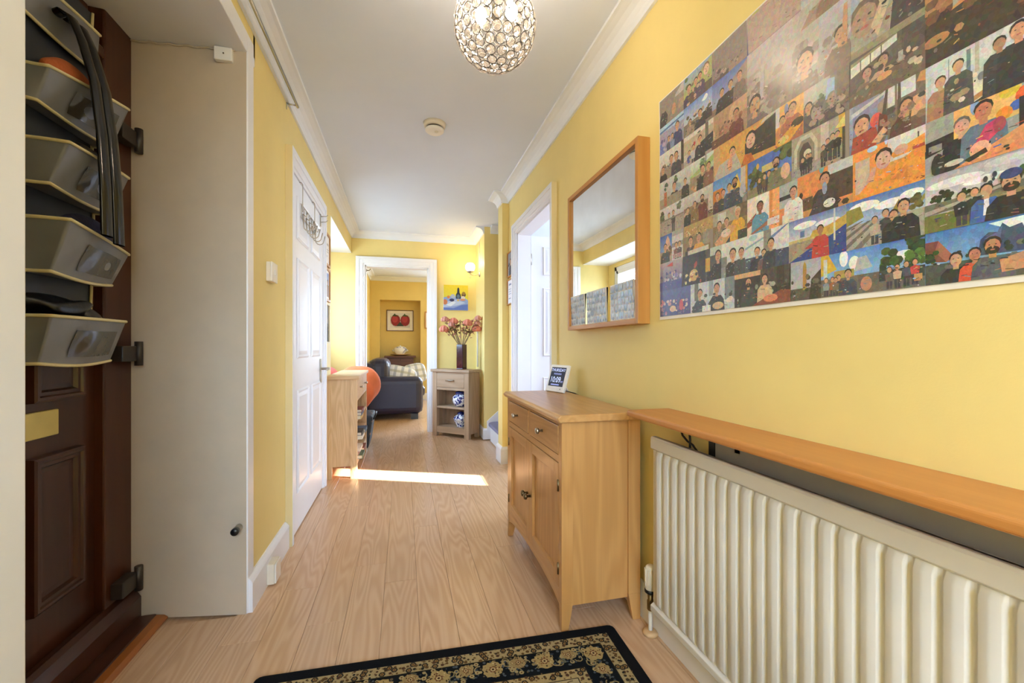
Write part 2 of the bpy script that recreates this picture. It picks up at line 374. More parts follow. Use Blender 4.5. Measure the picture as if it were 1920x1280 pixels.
# ------------------------------------------------------------------ flat print: coloured shapes on a surface, drawn in order
class Print:
    """shapes in (u, v) of a rectangle; 'place' maps (u, v, layer) to a point"""
    def __init__(self, place, w, h, step):
        self.bm = bmesh.new(); self.cl = self.bm.loops.layers.float_color.new('Col')
        self.place, self.w, self.h, self.step, self.k = place, w, h, step, 0
    def poly(self, pts, col, col2=None):
        self.k += 1
        vs = [self.bm.verts.new(self.place(min(1, max(0, u)), min(1, max(0, v)), self.k * self.step)) for u, v in pts]
        try: f = self.bm.faces.new(vs)
        except ValueError: return
        c1 = srgb(col); c2 = srgb(col2) if col2 else c1
        vm0, vm1 = min(p[1] for p in pts), max(p[1] for p in pts)
        for lp, (u, v) in zip(f.loops, pts):
            t = (v - vm0) / (vm1 - vm0 + 1e-9); lp[self.cl] = (*[a + (b - a) * t for a, b in zip(c1, c2)], 1)
    def rect(self, u0, v0, u1, v1, col, col2=None): self.poly([(u0, v0), (u1, v0), (u1, v1), (u0, v1)], col, col2)
    def ell(self, cu, cv, ru, rv, col, n=10):
        s = self.h / self.w
        pts = [(cu + ru * s * math.cos(2 * math.pi * i / n), cv + rv * math.sin(2 * math.pi * i / n)) for i in range(n)]
        # clip to the sheet
        if all(-0.001 <= u <= 1.001 and -0.001 <= v <= 1.001 for u, v in pts): self.poly(pts, col)
        else:
            q = []
            for u, v in pts:
                c = (min(1, max(0, u)), min(1, max(0, v)))
                if not q or (abs(q[-1][0] - c[0]) + abs(q[-1][1] - c[1])) > 1e-4: q.append(c)
            if len(q) > 2 and abs(q[0][0] - q[-1][0]) + abs(q[0][1] - q[-1][1]) < 1e-4: q.pop()
            if len(q) > 2: self.poly(q, col)
    def face(self, u, v, r, hair, skin, beard=False):
        self.ell(u, v + r * 0.30, r * 0.84, r * 0.88, hair); self.ell(u, v - r * 0.10, r * 0.74, r * 0.95, skin)
        if beard: self.ell(u, v - r * 0.55, r * 0.66, r * 0.5, hair)
        s = self.h / self.w
        if r > 0.1:
            for d in (-0.3, 0.3): self.ell(u + d * r * s, v + r * 0.12, r * 0.11, r * 0.07, '3a2a24', 6)
            self.ell(u, v - r * 0.5, r * 0.26, r * 0.1, 'b06058', 6)
            self.ell(u + .02 * r * s, v - r * 0.15, r * 0.1, r * 0.2, 'b88870', 6)
    def man(self, u, v, r, shirt, hair='2a2018', skin='c89878', beard=False):
        s = self.h / self.w
        self.poly([(u - 2.1 * r * s, 0), (u - 1.9 * r * s, v - 2.2 * r), (u - 1.1 * r * s, v - 1.3 * r), (u + 1.1 * r * s, v - 1.3 * r), (u + 1.9 * r * s, v - 2.2 * r), (u + 2.1 * r * s, 0)], shirt)
        self.rect(u - .35 * r * s, v - 1.5 * r, u + .35 * r * s, v - .5 * r, skin)
        self.face(u, v, r, hair, skin, beard)
    def standing(self, u, v, r, shirt, hair='2a2018', skin='c89878'):
        s = self.h / self.w; b = max(0.02, v - 7.4 * r); w = v - 4 * r
        self.rect(u - .9 * r * s, b, u - .1 * r * s, w, '3a3a44'); self.rect(u + .1 * r * s, b, u + .9 * r * s, w, '3a3a44')
        self.poly([(u - 1.1 * r * s, w), (u - 1.4 * r * s, v - 1.6 * r), (u, v - r), (u + 1.4 * r * s, v - 1.6 * r), (u + 1.1 * r * s, w)], shirt)
        self.face(u, v, r, hair, skin)
    def run(self, ops, seed=0, clutter=0):
        rn = random.Random(seed)
        for op in ops.split(';'):
            t = op.split(); k = t[0]
            if k == 'b': self.rect(0, 0, 1, 1, t[1])
            elif k == 'g':
                a, b = float(t[1]), float(t[2])
                if a > 0 and self.k == 0: self.rect(0, 0, 1, 1, t[3])
                self.rect(0, a, 1, b, t[3], t[4])
            elif k == 'r': self.rect(*map(float, t[1:5]), t[5])
            elif k == 'e': self.ell(*map(float, t[1:5]), t[5], 12)
            elif k == 'p': self.poly([tuple(map(float, q.split(','))) for q in t[2:]], t[1])
            elif k == 'm': self.man(*map(float, t[1:4]), t[4], t[5] if len(t) > 5 else '2a2018', t[6] if len(t) > 6 else 'c89878', len(t) > 7)
            elif k == 'f': self.face(*map(float, t[1:4]), t[4], t[5])
            elif k == 's': self.standing(*map(float, t[1:4]), t[4], *(t[5:6]))
            elif k == 't':
                u, v, r = map(float, t[1:4]); c = srgb(t[4])
                for i in range(12):
                    a, d = rn.uniform(0, 6.28), rn.uniform(0, r); q = rn.uniform(.6, 1.35)
                    h = ''.join('%02x' % int(min(255, int(t[4][j:j+2], 16) * q)) for j in (0, 2, 4))
                    self.ell(u + d * math.cos(a) * self.h / self.w, v + d * math.sin(a), r * .45, r * .4, h, 7)
            elif k == 'x':
                for i in range(int(t[1])):
                    r = rn.uniform(.03, .085); self.ell(rn.uniform(.05, .95), rn.uniform(.04, .6), r * rn.uniform(.6, 1.6), r, rn.choice(t[2:]), 6)
        if clutter:
            pal = [w for w in ops.replace(';', ' ').split() if len(w) == 6 and all(ch in '0123456789abcdef' for ch in w) and not w.isdigit() or w in ('181818', '202020')]
            for i in range(clutter):
                h = rn.choice(pal); q = rn.uniform(.6, 1.08); r = rn.uniform(.006, .022)
                h = ''.join('%02x' % int(min(255, int(h[j:j+2], 16) * q)) for j in (0, 2, 4))
                u, v = rn.uniform(.03, .97), rn.random() * .42 + .03
                if rn.random() < .5: self.ell(u, v, r * rn.uniform(.5, 1.8), r, h, 6)
                else:
                    d = rn.uniform(.02, .08); a = rn.uniform(-.5, .5); self.poly([(u, v), (min(1, u + d), v + d * a), (min(1, u + d), v + d * a + r), (u, v + r * .8)], h)
    def mesh(self, name):
        me = bpy.data.meshes.new(name); self.bm.to_mesh(me); self.bm.free(); return me
# ================================================================== THE SETTING
H = 2.37; CB = 2.295                      # ceiling, bottom of the coving
XL, XR, YB = -0.59, 0.90, 5.26            # left wall, right wall, end wall

# ---- floor and planks
floor = struct('floor', MB().box(-1.4, -1.7, -0.12, 3.4, 9.2, -0.012), M['plank'])
PW = 0.1355
pm = {}
def plank_mesh(L):
    L = round(L, 3)
    if L not in pm:
        g = 0.0004; mb = MB(); c = 0.0010; w = PW - g
        lo = [(g, g), (w, g), (w, L - g), (g, L - g)]; hi = [(g + c, g + c), (w - c, g + c), (w - c, L - g - c), (g + c, L - g - c)]
        a = [mb.bm.verts.new((x, y, -0.011)) for x, y in lo]; b = [mb.bm.verts.new((x, y, -c)) for x, y in lo]; t = [mb.bm.verts.new((x, y, 0)) for x, y in hi]
        mb._face(t); mb._face(a[::-1])
        for i in range(4):
            j = (i + 1) % 4; mb._face([a[i], a[j], b[j], b[i]]); mb._face([b[i], b[j], t[j], t[i]])
        me = mb.mesh('plank'); me.materials.append(M['plank']); pm[L] = me
    return pm[L]
for k in range(-4, 12):
    x = -0.351 + PW * k
    y0 = 0.0 if k > 4 else -0.2
    y1 = 8.5 if -2 <= k < 5 else (3.66 if k >= 8 else 5.24)
    if k <= -3: y0, y1 = .87, 1.845
    if k == -2: y1 = 5.2
    if x > 1.1: continue
    if k >= 10: continue
    rn = random.Random(k * 17 + 3)
    cuts = [1.715 - 1.2 * 2 + 1.2 * i if k == 0 else 2.5 - 2.4 + 1.2 * i if k == 3 else rn.uniform(-1.2, 0) + 1.2 * i for i in range(0, 10)]
    cuts = [y0] + [c for c in cuts if y0 + .12 < c < y1 - .12] + [y1]
    for a, b in zip(cuts, cuts[1:]):
        o = link(bpy.data.objects.new('plank', plank_mesh(b - a)), floor); o.location = (x, a, 0)

# ---- ceiling and coving
struct('ceiling', MB().box(-1.4, -1.7, H, 3.4, 9.2, H + 0.1), M['ceiling'])
prof = [(0, CB)] + [(0.012 + 0.086 * (1 - math.cos(t)), CB + 0.008 + 0.058 * math.sin(t)) for t in [R(d) for d in range(0, 91, 15)]] + [(0.104, H), (0.0, H)]
prof = [(0, CB), (0.012, CB), (0.014, CB + .012), (0.020, CB + .028), (0.034, CB + .045), (0.054, CB + .057), (0.078, CB + .063), (0.092, CB + .064), (0.094, H), (0, H)]
struct('trim_1', MB().sweep([(XR, -1.6), (XR, 3.665), (0.842, 3.665), (0.842, 3.83)], prof), M['coving'])
struct('trim_2', MB().sweep([(0.872, 4.69), (0.872, YB), (XL, YB), (XL, -1.6)], prof), M['coving'])
struct('trim_3', MB().sweep([(2.8, 4.69), (0.94, 4.69)], prof), M['coving'])
struct('trim_4', MB().sweep([(1.5, 8.54), (-0.62, 8.54), (-0.62, 5.39)], prof), M['coving'])

# ---- left wall: porch recess, door recess, window recess
mb = MB()
mb.box(-1.3, -1.6, 0, XL, 0.83, H)
mb.box(-1.3, 0.83, 2.24, XL, 1.95, H); mb.box(-.62, .83, 2.19, XL, 1.95, 2.25)
mb.box(-1.3, 0.80, 0, -1.09, 2.0, 2.2)
mb.prism([(XL, 1.852), (-1.02, 1.932), (-1.3, 1.932), (-1.3, 2.47), (XL, 2.47)], 'z', 0, 2.175)
mb.box(-1.3, 1.932, 2.175, XL, 2.47, H)
mb.box(-1.3, 2.47, 0, -0.68, 3.36, H)
mb.box(-0.68, 2.47, 1.985, XL, 3.36, H)
mb.box(-1.3, 3.36, 0, XL, 3.82, H)
mb.box(-1.3, 3.82, 2.125, XL, YB + .1, H)
mb.box(-1.06, 3.82, 0, -0.96, YB + .1, 0.95)
mb.box(-1.06, 3.82, 2.07, -0.96, YB + .1, 2.125)
mb.box(-1.06, 3.82, 0.95, -0.96, 3.93, 2.07)
mb.box(-1.06, 5.11, 0.95, -0.96, YB + .1, 2.07)
struct('wall_left', mb, M['wall'])
struct('trim_5', MB().box(-0.96, 3.82, 2.119, XL + .001, YB, 2.1252), M['white'])          # soffit of the window recess
# porch linings
mb = MB(); mb.hexa([(XL + .002, 1.845, 0.0), (-1.005, 1.922, 0.0), (-1.005, 1.934, 0), (XL + .002, 1.858, 0), (XL + .002, 1.845, 2.178), (-1.005, 1.922, 2.205), (-1.005, 1.934, 2.205), (XL + .002, 1.858, 2.178)])
rev = struct('trim_6', mb, M['cream'], label='cream gloss-painted lining board beside the front door')
struct('trim_7', MB().hexa([(-1.09, .82, 2.20), (XL + .002, .82, 2.165), (XL + .002, 1.94, 2.165), (-1.09, 1.94, 2.20), (-1.09, .82, 2.23), (XL + .002, .82, 2.20), (XL + .002, 1.94, 2.20), (-1.09, 1.94, 2.23)]), M['white'])
mb = MB(); mb.box(XL, 0.72, 0, XL + .018, 0.8345, 2.24)
struct('trim_8', mb, M['jamb'], bevel=0.004)
mb = MB(); mb.box(XL, 1.846, 0.0, XL + .007, 1.915, 2.24); mb.box(XL, .8345, 2.165, XL + .007, 1.846, 2.24)
struct('trim_9', mb, M['white'], bevel=0.004)

def skirting(name, path, h=0.125, t=0.018, m='white'):
    return struct(name, MB().sweep(path, [(0, 0), (t, 0), (t, h - .022), (t * .75, h - .012), (t * .4, h - .004), (t * .3, h), (0, h)]), M[m])
skirting('baseboard_left', [(XL, 2.40), (XL, 1.852)], 0.135, 0.022)
skirting('baseboard_right', [(XR, -1.5), (XR, 2.43)], 0.125, 0.02)
skirting('baseboard_nib', [(XR, 3.665), (0.842, 3.665), (0.842, 3.83), (.90, 3.83)], 0.15, 0.018)
skirting('baseboard_stair', [(0.94, 4.69), (0.872, 4.69), (0.872, 5.0)], 0.12, 0.015)

# ---- end wall with the doorway to the living room
DX0, DX1, DZ = -0.44, 0.29, 1.985
mb = MB(); mb.box(-1.0, YB, 0, DX0, YB + .12, H); mb.box(DX1, YB, 0, 0.95, YB + .12, H); mb.box(DX0, YB, DZ, DX1, YB + .12, H)
struct('wall_back', mb, M['wall'])
mb = MB(); mb.box(.95, YB, 0, 3.3, YB + .12, H)
mb.box(-1.0, YB + .121, 0, DX0, YB + .13, H); mb.box(DX1, YB + .121, 0, 3.2, YB + .13, H); mb.box(DX0, YB + .121, DZ, DX1, YB + .13, H)
struct('wall_living_front', mb, M['wall_living'])

def architrave(name, axis, face, a0, a1, ztop, out, w=0.075, t=0.02, head=None, edge=None):
    """three stepped mouldings round an opening; axis = wall direction, face = wall plane, out = +-1 into the hall"""
    mb = MB(); hw = head or w
    def bx(p0, p1, z0, z1, d):
        if axis == 'y': mb.box(face, p0, z0, face + out * d, p1, z1)
        else: mb.box(p0, face, z0, p1, face + out * d, z1)
    for f, d in ((1.0, t * .55), (0.8, t * .78), (0.38, t)):
        o, oh = w * f, hw * f
        if f == 1.0: o0, oh0 = w, hw
        bx(a0 - w, a0 - w + o, 0, ztop + hw, d); bx(a1 + w - o, a1 + w, 0, ztop + hw, d); bx(a0 - w + o, a1 + w - o, ztop + hw - oh, ztop + hw, d)
    return struct(name, mb, M['white'], bevel=0.0025)
architrave('trim_10', 'x', YB, DX0, DX1, DZ, -1, 0.10, 0.03)
mb = MB(); mb.box(DX0, YB - .001, 0, DX0 + .012, YB + .131, DZ); mb.box(DX1 - .012, YB - .001, 0, DX1, YB + .131, DZ); mb.box(DX0, YB - .001, DZ - .012, DX1, YB + .131, DZ)
struct('trim_11', mb, M['white'])

# ---- right wall, side doorway, nib, stairwell
mb = MB()
RY0, RY1, RZ = 2.51, 3.365, 1.955
mb.box(XR, -1.6, 0, XR + .1, RY0, H); mb.box(XR, RY0, RZ, XR + .1, RY1, H); mb.box(XR, RY1, 0, XR + .1, 3.83, H)
mb.box(0.842, 3.665, 0, XR, 3.83, H)
mb.box(XR + .1, 3.73, 0, 3.2, 3.83, H)
struct('wall_right', mb, M['wall'])
mb = MB(); mb.box(0.872, 4.69, 0, 3.2, YB, H)
struct('wall_stair', mb, M['wall'])
struct('wall_stair_end', MB().box(3.1, 3.83, 0, 3.2, 4.69, H), M['wall'])
architrave('trim_12', 'y', XR, RY0, RY1, RZ, -1, 0.07, 0.036, 0.075)
mb = MB(); mb.box(XR - .001, RY0, 0, XR + .11, RY0 + .014, RZ); mb.box(XR - .001, RY1 - .014, 0, XR + .11, RY1, RZ); mb.box(XR - .001, RY0, RZ - .014, XR + .11, RY1, RZ)
struct('trim_13', mb, M['white'])
struct('trim_14', MB().box(XR - .034, RY0 - .0712, 0, XR, RY0 - .0702, RZ + .074), M['edge_cream'])

# ---- side room seen through the open door
mb = MB(); X3 = 3.0
WY0, WY1, WZ0, WZ1 = 2.04, 2.35, 1.218, 1.84
FY0, FY1, FZ0, FZ1 = 1.5, 3.2, 1.0, 2.1
mb.box(X3, 1.1, 0, X3 + .1, FY0, H); mb.box(X3, FY1, 0, X3 + .1, 3.73, H); mb.box(X3, FY0, 0, X3 + .1, FY1, FZ0); mb.box(X3, FY0, FZ1, X3 + .1, FY1, H)
mb.box(XR + .1, 1.1, 0, X3 + .1, 1.2, H); mb.box(XR + .102, 3.72, 0, X3, 3.729, H)
mb.box(XR + .101, 1.2, 0, XR + .108, RY0 - .01, H); mb.box(XR + .101, RY1 + .01, 0, XR + .108, 3.72, H)
struct('wall_side_room', mb, M['room_white'])
mb = MB(); f = .018
w2 = struct('window_2', mb.box(X3 + .03, WY0 - .001, WZ0, X3 + .07, WY0 + f, WZ1).box(X3 + .03, WY1 - f, WZ0, X3 + .07, WY1 + .001, WZ1).box(X3 + .03, WY0, WZ0, X3 + .07, WY1, WZ0 + f).box(X3 + .03, WY0, WZ1 - f, X3 + .07, WY1, WZ1), M['white'])
M['frost'] = plain('frosted_glass', 'E8EEF2', 0.5); M['frost'].node_tree.nodes['Principled BSDF'].inputs['Transmission Weight'].default_value = 0.25
for y0, y1, z0, z1 in ((FY0, WY0, FZ0, FZ1), (WY1, FY1, FZ0, FZ1), (WY0, WY1, FZ0, WZ0), (WY0, WY1, WZ1, FZ1)): struct('added_frosted_pane', MB().box(X3 + .04, y0, z0, X3 + .055, y1, z1), M['frost'], w2)  # added unseen panes, keep the sun to the narrow slot

def panel_door(name, W, Hh, T, rows, panels_y, m, parent=None):
    """leaf in local coordinates: y along the width, z up, front face at x = T"""
    mb = MB(); mb.box(0, 0, 0, T, W, Hh)
    return mb
def moulded_panels(mb, xf, out, rects):
    for (y0, y1, z0, z1) in rects:
        b = 0.03
        ring_o = [(y0, z0), (y1, z0), (y1, z1), (y0, z1)]; ring_i = [(y0 + b, z0 + b), (y1 - b, z0 + b), (y1 - b, z1 - b), (y0 + b, z1 - b)]
        A = [mb.bm.verts.new((xf + out * .001, p, q)) for p, q in ring_o]
        B = [mb.bm.verts.new((xf + out * .009, y0 + (.009 if p == y0 else 0) - (.009 if p == y1 else 0) + (p - y0 if p == y1 else 0), q + (.009 if q == z0 else -.009))) for p, q in ring_o]
        C = [mb.bm.verts.new((xf + out * .0015, p, q)) for p, q in [(y0 + .02, z0 + .02), (y1 - .02, z0 + .02), (y1 - .02, z1 - .02), (y0 + .02, z1 - .02)]]
        D = [mb.bm.verts.new((xf + out * .006, p, q)) for p, q in [(y0 + .042, z0 + .042), (y1 - .042, z0 + .042), (y1 - .042, z1 - .042), (y0 + .042, z1 - .042)]]
        for P, Q in ((A, B), (B, C), (C, D)):
            for i in range(4): mb._face([P[i], P[(i+1) % 4], Q[(i+1) % 4], Q[i]])
        mb._face(D)

# ---- white door in the left wall
d2 = struct('door_2', MB().box(-0.62, 2.482, 0.008, -0.575, 3.348, 1.965), M['white'], bevel=0.002, label='white six-panel door')
rows = [(0.215, 0.79), (0.965, 1.525), (1.63, 1.87)]; cols = [(2.585, 2.87), (2.96, 3.245)]
for z0, z1 in rows:
    for y0, y1 in cols:
        mb = MB(); moulded_panels(mb, -0.575, 1, [(y0, y1, z0, z1)]); struct('panel', mb, M['white'], d2)
hp = struct('handle_plate', MB().box(-.575, 3.252, .775, -.567, 3.292, .945), M['nickel'], d2, 0.003)
struct('lever', MB().tube([(-.57, 3.272, .875), (-.525, 3.272, .875), (-.515, 3.265, .875), (-.513, 3.17, .872)], [.009, .009, .009, .007], 8), M['nickel'], hp)
architrave('trim_15', 'y', XL, 2.482, 3.348, 1.972, 1, 0.07, 0.036, 0.10)
struct('trim_16', MB().box(XL, 2.482 - .0712, 0, XL + .034, 2.482 - .0702, 2.071), M['edge_cream'])
mb = MB(); mb.box(-.68, 2.47, 0, XL + .001, 2.4815, 1.985); mb.box(-.68, 3.3485, 0, XL + .001, 3.36, 1.985); mb.box(-.68, 2.47, 1.9665, XL + .001, 3.36, 1.985)
struct('trim_17', mb, M['white'])

# ---- open white door of the side room
d3 = struct('door_3', MB().box(1.018, 3.372, 0.01, 1.80, 3.412, 1.945), M['white'], bevel=0.002, label='white panelled door standing open into the side room')
for z0, z1 in ((0.2, 0.78), (0.95, 1.52), (1.62, 1.86)):
    for x0, x1 in ((1.12, 1.37), (1.46, 1.70)):
        mb = MB(); moulded_panels(mb, 0, 1, [(x0, x1, z0, z1)])
        for v in mb.bm.verts: v.co = Vector((v.co.y, 3.372 - v.co.x, v.co.z))
        struct('panel', mb, M['white'], d3)
for z in (0.25, 1.75):
    struct('hinge', MB().lathe([(.008, z - .045), (.008, z + .045)], (1.012, 3.362, 0), 10).box(1.012, 3.362, z - .045, 1.022, 3.3715, z + .045), M['nickel'], d3)

# ---- front door: dark woodgrain leaf in a brown frame
LX = -1.03
d1 = struct('door_1', MB().box(-1.075, 1.0, 0.11, LX, 1.772, 2.02), M['mahog'], label='dark woodgrain front door with raised mouldings')
def raised_panel(y0, y1, z0, z1):
    p = MB(); b, e = 0.05, 0.028
    o = [(y0, z0), (y1, z0), (y1, z1), (y0, z1)]
    sh = lambda d: [(y0 + d, z0 + d), (y1 - d, z0 + d), (y1 - d, z1 - d), (y0 + d, z1 - d)]
    rings = [[p.bm.verts.new((LX + x, a, c)) for a, c in sh(d)] for x, d in ((0, 0), (.024, .002), (e, .008), (e, .016), (.022, .02), (.022, .03), (.012, .036), (.010, b))]
    for P, Q in zip(rings, rings[1:]):
        for i in range(4): p._face([P[i], P[(i+1) % 4], Q[(i+1) % 4], Q[i]])
    p._face(rings[-1])
    return struct('panel', p, M['mahog'], d1)
raised_panel(1.49, 1.692, 0.265, 0.712); raised_panel(1.49, 1.692, 0.868, 1.88)
raised_panel(1.10, 1.40, 0.265, 0.712); raised_panel(1.10, 1.40, 0.868, 1.88)
struct('letter_plate', MB().box(LX, 1.30, 0.765, LX + .012, 1.60, 0.842), M['brass'], d1, 0.003)
mb = MB(); mb.box(-1.09, 1.772, 0.0, -1.0, 1.925, 2.2); mb.box(-1.09, .86, 0.0, -1.0, 1.0, 2.2)
mb.box(-1.09, 1.0, 2.02, -1.0, 1.772, 2.06); mb.box(-1.09, 1.0, 2.06, -1.045, 1.772, 2.2)
struct('trim_18', mb, M['brownframe'], bevel=0.006, label='red-brown front door frame')
mb = MB(); mb.prism([(-1.09, 0), (-.965, 0), (-.965, .085), (-.985, .112), (-1.0, .122), (-1.03, .112), (-1.09, .11)], 'y', .86, 1.925)
struct('trim_19', mb, M['mahog_y'])
struct('trim_20', MB().box(-.966, .86, 0, -.905, 1.895, .022), M['mahog_y'], bevel=0.004)
mb = MB(); mb.prism([(-.906, 0), (-.868, 0), (-.868, .006), (-.88, .015), (-.906, .018)], 'y', .86, 1.893)
struct('trim_21', mb, M['trimwood'])
for z in (1.80, 1.005, 0.165):
    hg = MB(); hg.box(-1.0, 1.80, z - .028, -.962, 1.888, z + .028)
    h_ = struct('hinge', hg, M['brownplastic'], d1, 0.003)
    struct('knuckle', MB().lathe([(.013, z - .045), (.013, z + .045)], (-.962, 1.893, 0), 12), M['brownplastic'], h_)

# ---- window in the recess
mb = MB(); y0, y1, z0, z1 = 3.93, 5.11, .95, 2.07; f = .055
mb.box(-1.03, y0, z0, -.97, y0 + f, z1).box(-1.03, y1 - f, z0, -.97, y1, z1).box(-1.03, y0, z0, -.97, y1, z0 + f).box(-1.03, y0, z1 - f, -.97, y1, z1).box(-1.03, 4.49, z0, -.97, 4.55, z1)
w1 = struct('window_1', mb, M['white'], bevel=.004)
for a, b in ((y0 + f, 4.49), (4.55, y1 - f)):
    s_ = struct('sash', MB().box(-1.02, a, z0 + f, -.965, a + .045, z1 - f).box(-1.02, b - .045, z0 + f, -.965, b, z1 - f).box(-1.02, a, z0 + f, -.965, b, z0 + f + .045).box(-1.02, a, z1 - f - .045, -.965, b, z1 - f), M['white'], w1, .004)
    struct('pane', MB().box(-.997, a + .04, z0 + f + .04, -.993, b - .04, z1 - f - .04), M['glass'], s_)
struct('sill', MB().box(-1.0, 3.83, .93, -.93, 5.25, .955), M['white'], w1, .004)

# ---- hall end behind the camera, with an added window that lets in fill light
mb = MB(); a, b, c, d = -.45, .65, .9, 2.1
mb.box(-1.3, -1.6, 0, a, -1.5, H); mb.box(b, -1.6, 0, 1.0, -1.5, H); mb.box(a, -1.6, 0, b, -1.5, c); mb.box(a, -1.6, d, b, -1.5, H)
struct('wall_front', mb, M['wall'])
w3 = struct('added_window_3', MB().box(a, -1.57, c, a + .05, -1.52, d).box(b - .05, -1.57, c, b, -1.52, d).box(a, -1.57, c, b, -1.52, c + .05).box(a, -1.57, d - .05, b, -1.52, d).box(.08, -1.57, c, .13, -1.52, d), M['white'])  # added unseen window, brightens the near hall from behind
for p, q in ((a + .05, .08), (.13, b - .05)): struct('pane', MB().box(p, -1.547, c + .05, q, -1.543, d - .05), M['glass'], w3)

# ---- living room shell
mb = MB(); AX0, AX1, AZ = -.445, .318, 1.935
mb.box(-1.0, YB + .12, 0, -.62, 8.9, H)
mb.box(-.62, 8.54, 0, AX0, 8.9, H); mb.box(AX1, 8.54, 0, 1.1, 8.9, H); mb.box(2.9, 8.54, 0, 3.3, 8.9, H); mb.box(1.1, 8.54, 0, 2.9, 8.9, .8); mb.box(1.1, 8.54, 2.1, 2.9, 8.9, H); mb.box(AX0, 8.54, AZ, AX1, 8.9, H); mb.box(AX0 - .1, 8.86, 0, AX1 + .1, 8.96, H)
mb.box(3.2, YB, 0, 3.3, 8.9, H)
struct('wall_living', mb, M['wall_living'])
w4 = struct('added_window_4', MB().box(1.1, 8.8, .8, 1.15, 8.85, 2.1).box(2.85, 8.8, .8, 2.9, 8.85, 2.1).box(1.1, 8.8, .8, 2.9, 8.85, .85).box(1.1, 8.8, 2.05, 2.9, 8.85, 2.1).box(1.97, 8.8, .8, 2.03, 8.85, 2.1), M['white'])  # added out of view to let light into the living room
for p, q in ((1.15, 1.97), (2.03, 2.85)): struct('pane', MB().box(p, 8.822, .85, q, 8.826, 2.05), M['glass'], w4)
skirting('baseboard_living', [(1.0, 8.54), (AX1, 8.54)], .12, .018)

# ---- stairs
st = thing('staircase', 'carpeted staircase with a rounded lilac-grey bottom step behind the wall end', 'staircase', (.95, 4.26, 0))
def step_poly(x0, x1, y0, y1, rnd):
    if not rnd: return [(x0, y0), (x1, y0), (x1, y1), (x0, y1)]
    pts = [(x1, y0)]
    for i in range(9):
        a = R(90 + 11.25 * i); pts.append((x0 + .12 + .12 * math.cos(R(-90) - a + R(90)), y0 + .12 - .12 * math.sin(a)))
    pts = [(x1, y0), (x0 + .1, y0)] + [(x0 + .1 - .1 * math.sin(R(t)), y0 + .1 - .1 * math.cos(R(t))) for t in range(15, 91, 15)] + [(x0, y1 - .1)] + [(x0 + .1 - .1 * math.cos(R(t)), y1 - .1 + .1 * math.sin(R(t))) for t in range(15, 91, 15)] + [(x1, y1)]
    return pts
for i in range(7):
    z = .19 * (i + 1); x0 = .90 + .235 * i
    s_ = obj('step', MB().prism(step_poly(x0 + .02, x0 + .26, 3.85, 4.675, i == 0), 'z', 0 if i == 0 else z - .2, z - .025), M['white'], st)
    obj('tread_carpet', MB().prism(step_poly(x0, x0 + .26, 3.845, 4.68, i == 0), 'z', z - .03, z + .004), M['carpet'], s_, bevel=.01)
mb = MB(); mb.prism([(.90, 0), (.90, .20), (1.05, .33), (2.6, 1.62), (2.6, 1.35), (1.2, 0.1), (1.1, 0)], 'y', 4.676, 4.69)
struct('trim_22', mb, M['white'], label='white stair string')
# ================================================================== THE THINGS
# ---- pendant lamp
C0 = Vector((.285, 1.345, 2.06)); RB = .128
t = thing('pendant_lamp', 'spherical crystal-bead pendant lamp hanging from the ceiling', 'lamp', (C0.x, C0.y, C0.z - RB))
obj('ceiling_rose', MB().lathe([(.05, H), (.05, H - .012), (.03, H - .028), (.008, H - .032)], (C0.x, C0.y, 0), 24), M['chrome'], t)
obj('stem', MB().tube([(C0.x, C0.y, H - .03), (C0.x, C0.y, C0.z + RB * .95)], .006), M['chrome'], t)
pts = []; rows = 13
for i in range(1, rows):
    th = math.pi * i / rows; n = max(1, int(round(2 * math.pi * math.sin(th) / .262)))
    for k in range(n):
        a = 2 * math.pi * (k + .5 * (i % 2)) / n
        pts.append(Vector((math.sin(th) * math.cos(a), math.sin(th) * math.sin(a), math.cos(th))))
pts.append(Vector((0, 0, -1)))
wires = MB()
cm = MB().lathe([(.0001, .0055), (.006, .0052), (.0128, .0018), (.0136, 0), (.0128, -.0018), (.006, -.0052), (.0001, -.0055)], seg=10, smooth=False, cap=False).mesh('crystal'); cm.materials.append(M['crystal'])
for p in pts:
    q = p.to_track_quat('Z', 'Y'); o = link(bpy.data.objects.new('crystal', cm), t); o.location = C0 + p * RB; o.rotation_mode = 'QUATERNION'; o.rotation_quaternion = q
    m4 = q.to_matrix(); wires.tube([C0 + p * RB + m4 @ Vector((.0150 * math.cos(R(a)), .0150 * math.sin(R(a)), 0)) for a in range(0, 360, 30)], .0013, 5, True)
obj('wire_rings', wires, M['wire'], t)
obj('bulb_holder', MB().tube([(C0.x, C0.y, C0.z + RB), (C0.x, C0.y, C0.z + .03)], .014, 12), M['chrome'], t)
for dx, dy in ((.052, -.012), (-.04, .03)):
    obj('bulb', MB().sphere((C0.x + dx, C0.y + dy, C0.z + .05), (.019, .019, .028), 14, 8), M['bulb'], t)

t = thing('added_fill_lamp', 'added round opal fill lamp, out of view near the end of the hall', 'lamp', (.15, -.75, H - .09))  # added behind the camera to brighten the near hall
obj('base', MB().lathe([(.12, H), (.12, H - .02), (.11, H - .025)], (.15, -.75, 0), 28), M['whiteplastic'], t)
obj('diffuser', MB().lathe([(.13, H - .02), (.14, H - .04), (.12, H - .07), (.06, H - .088), (0, H - .092)], (.15, -.75, 0), 28), M['globe'], t)
add_light('added_fill_light', 'POINT', (.15, -.75, H - .16), (0, 0, 0), 3.0, (1.0, .94, .86), shadow_soft_size=.1)  # fill light of the added lamp
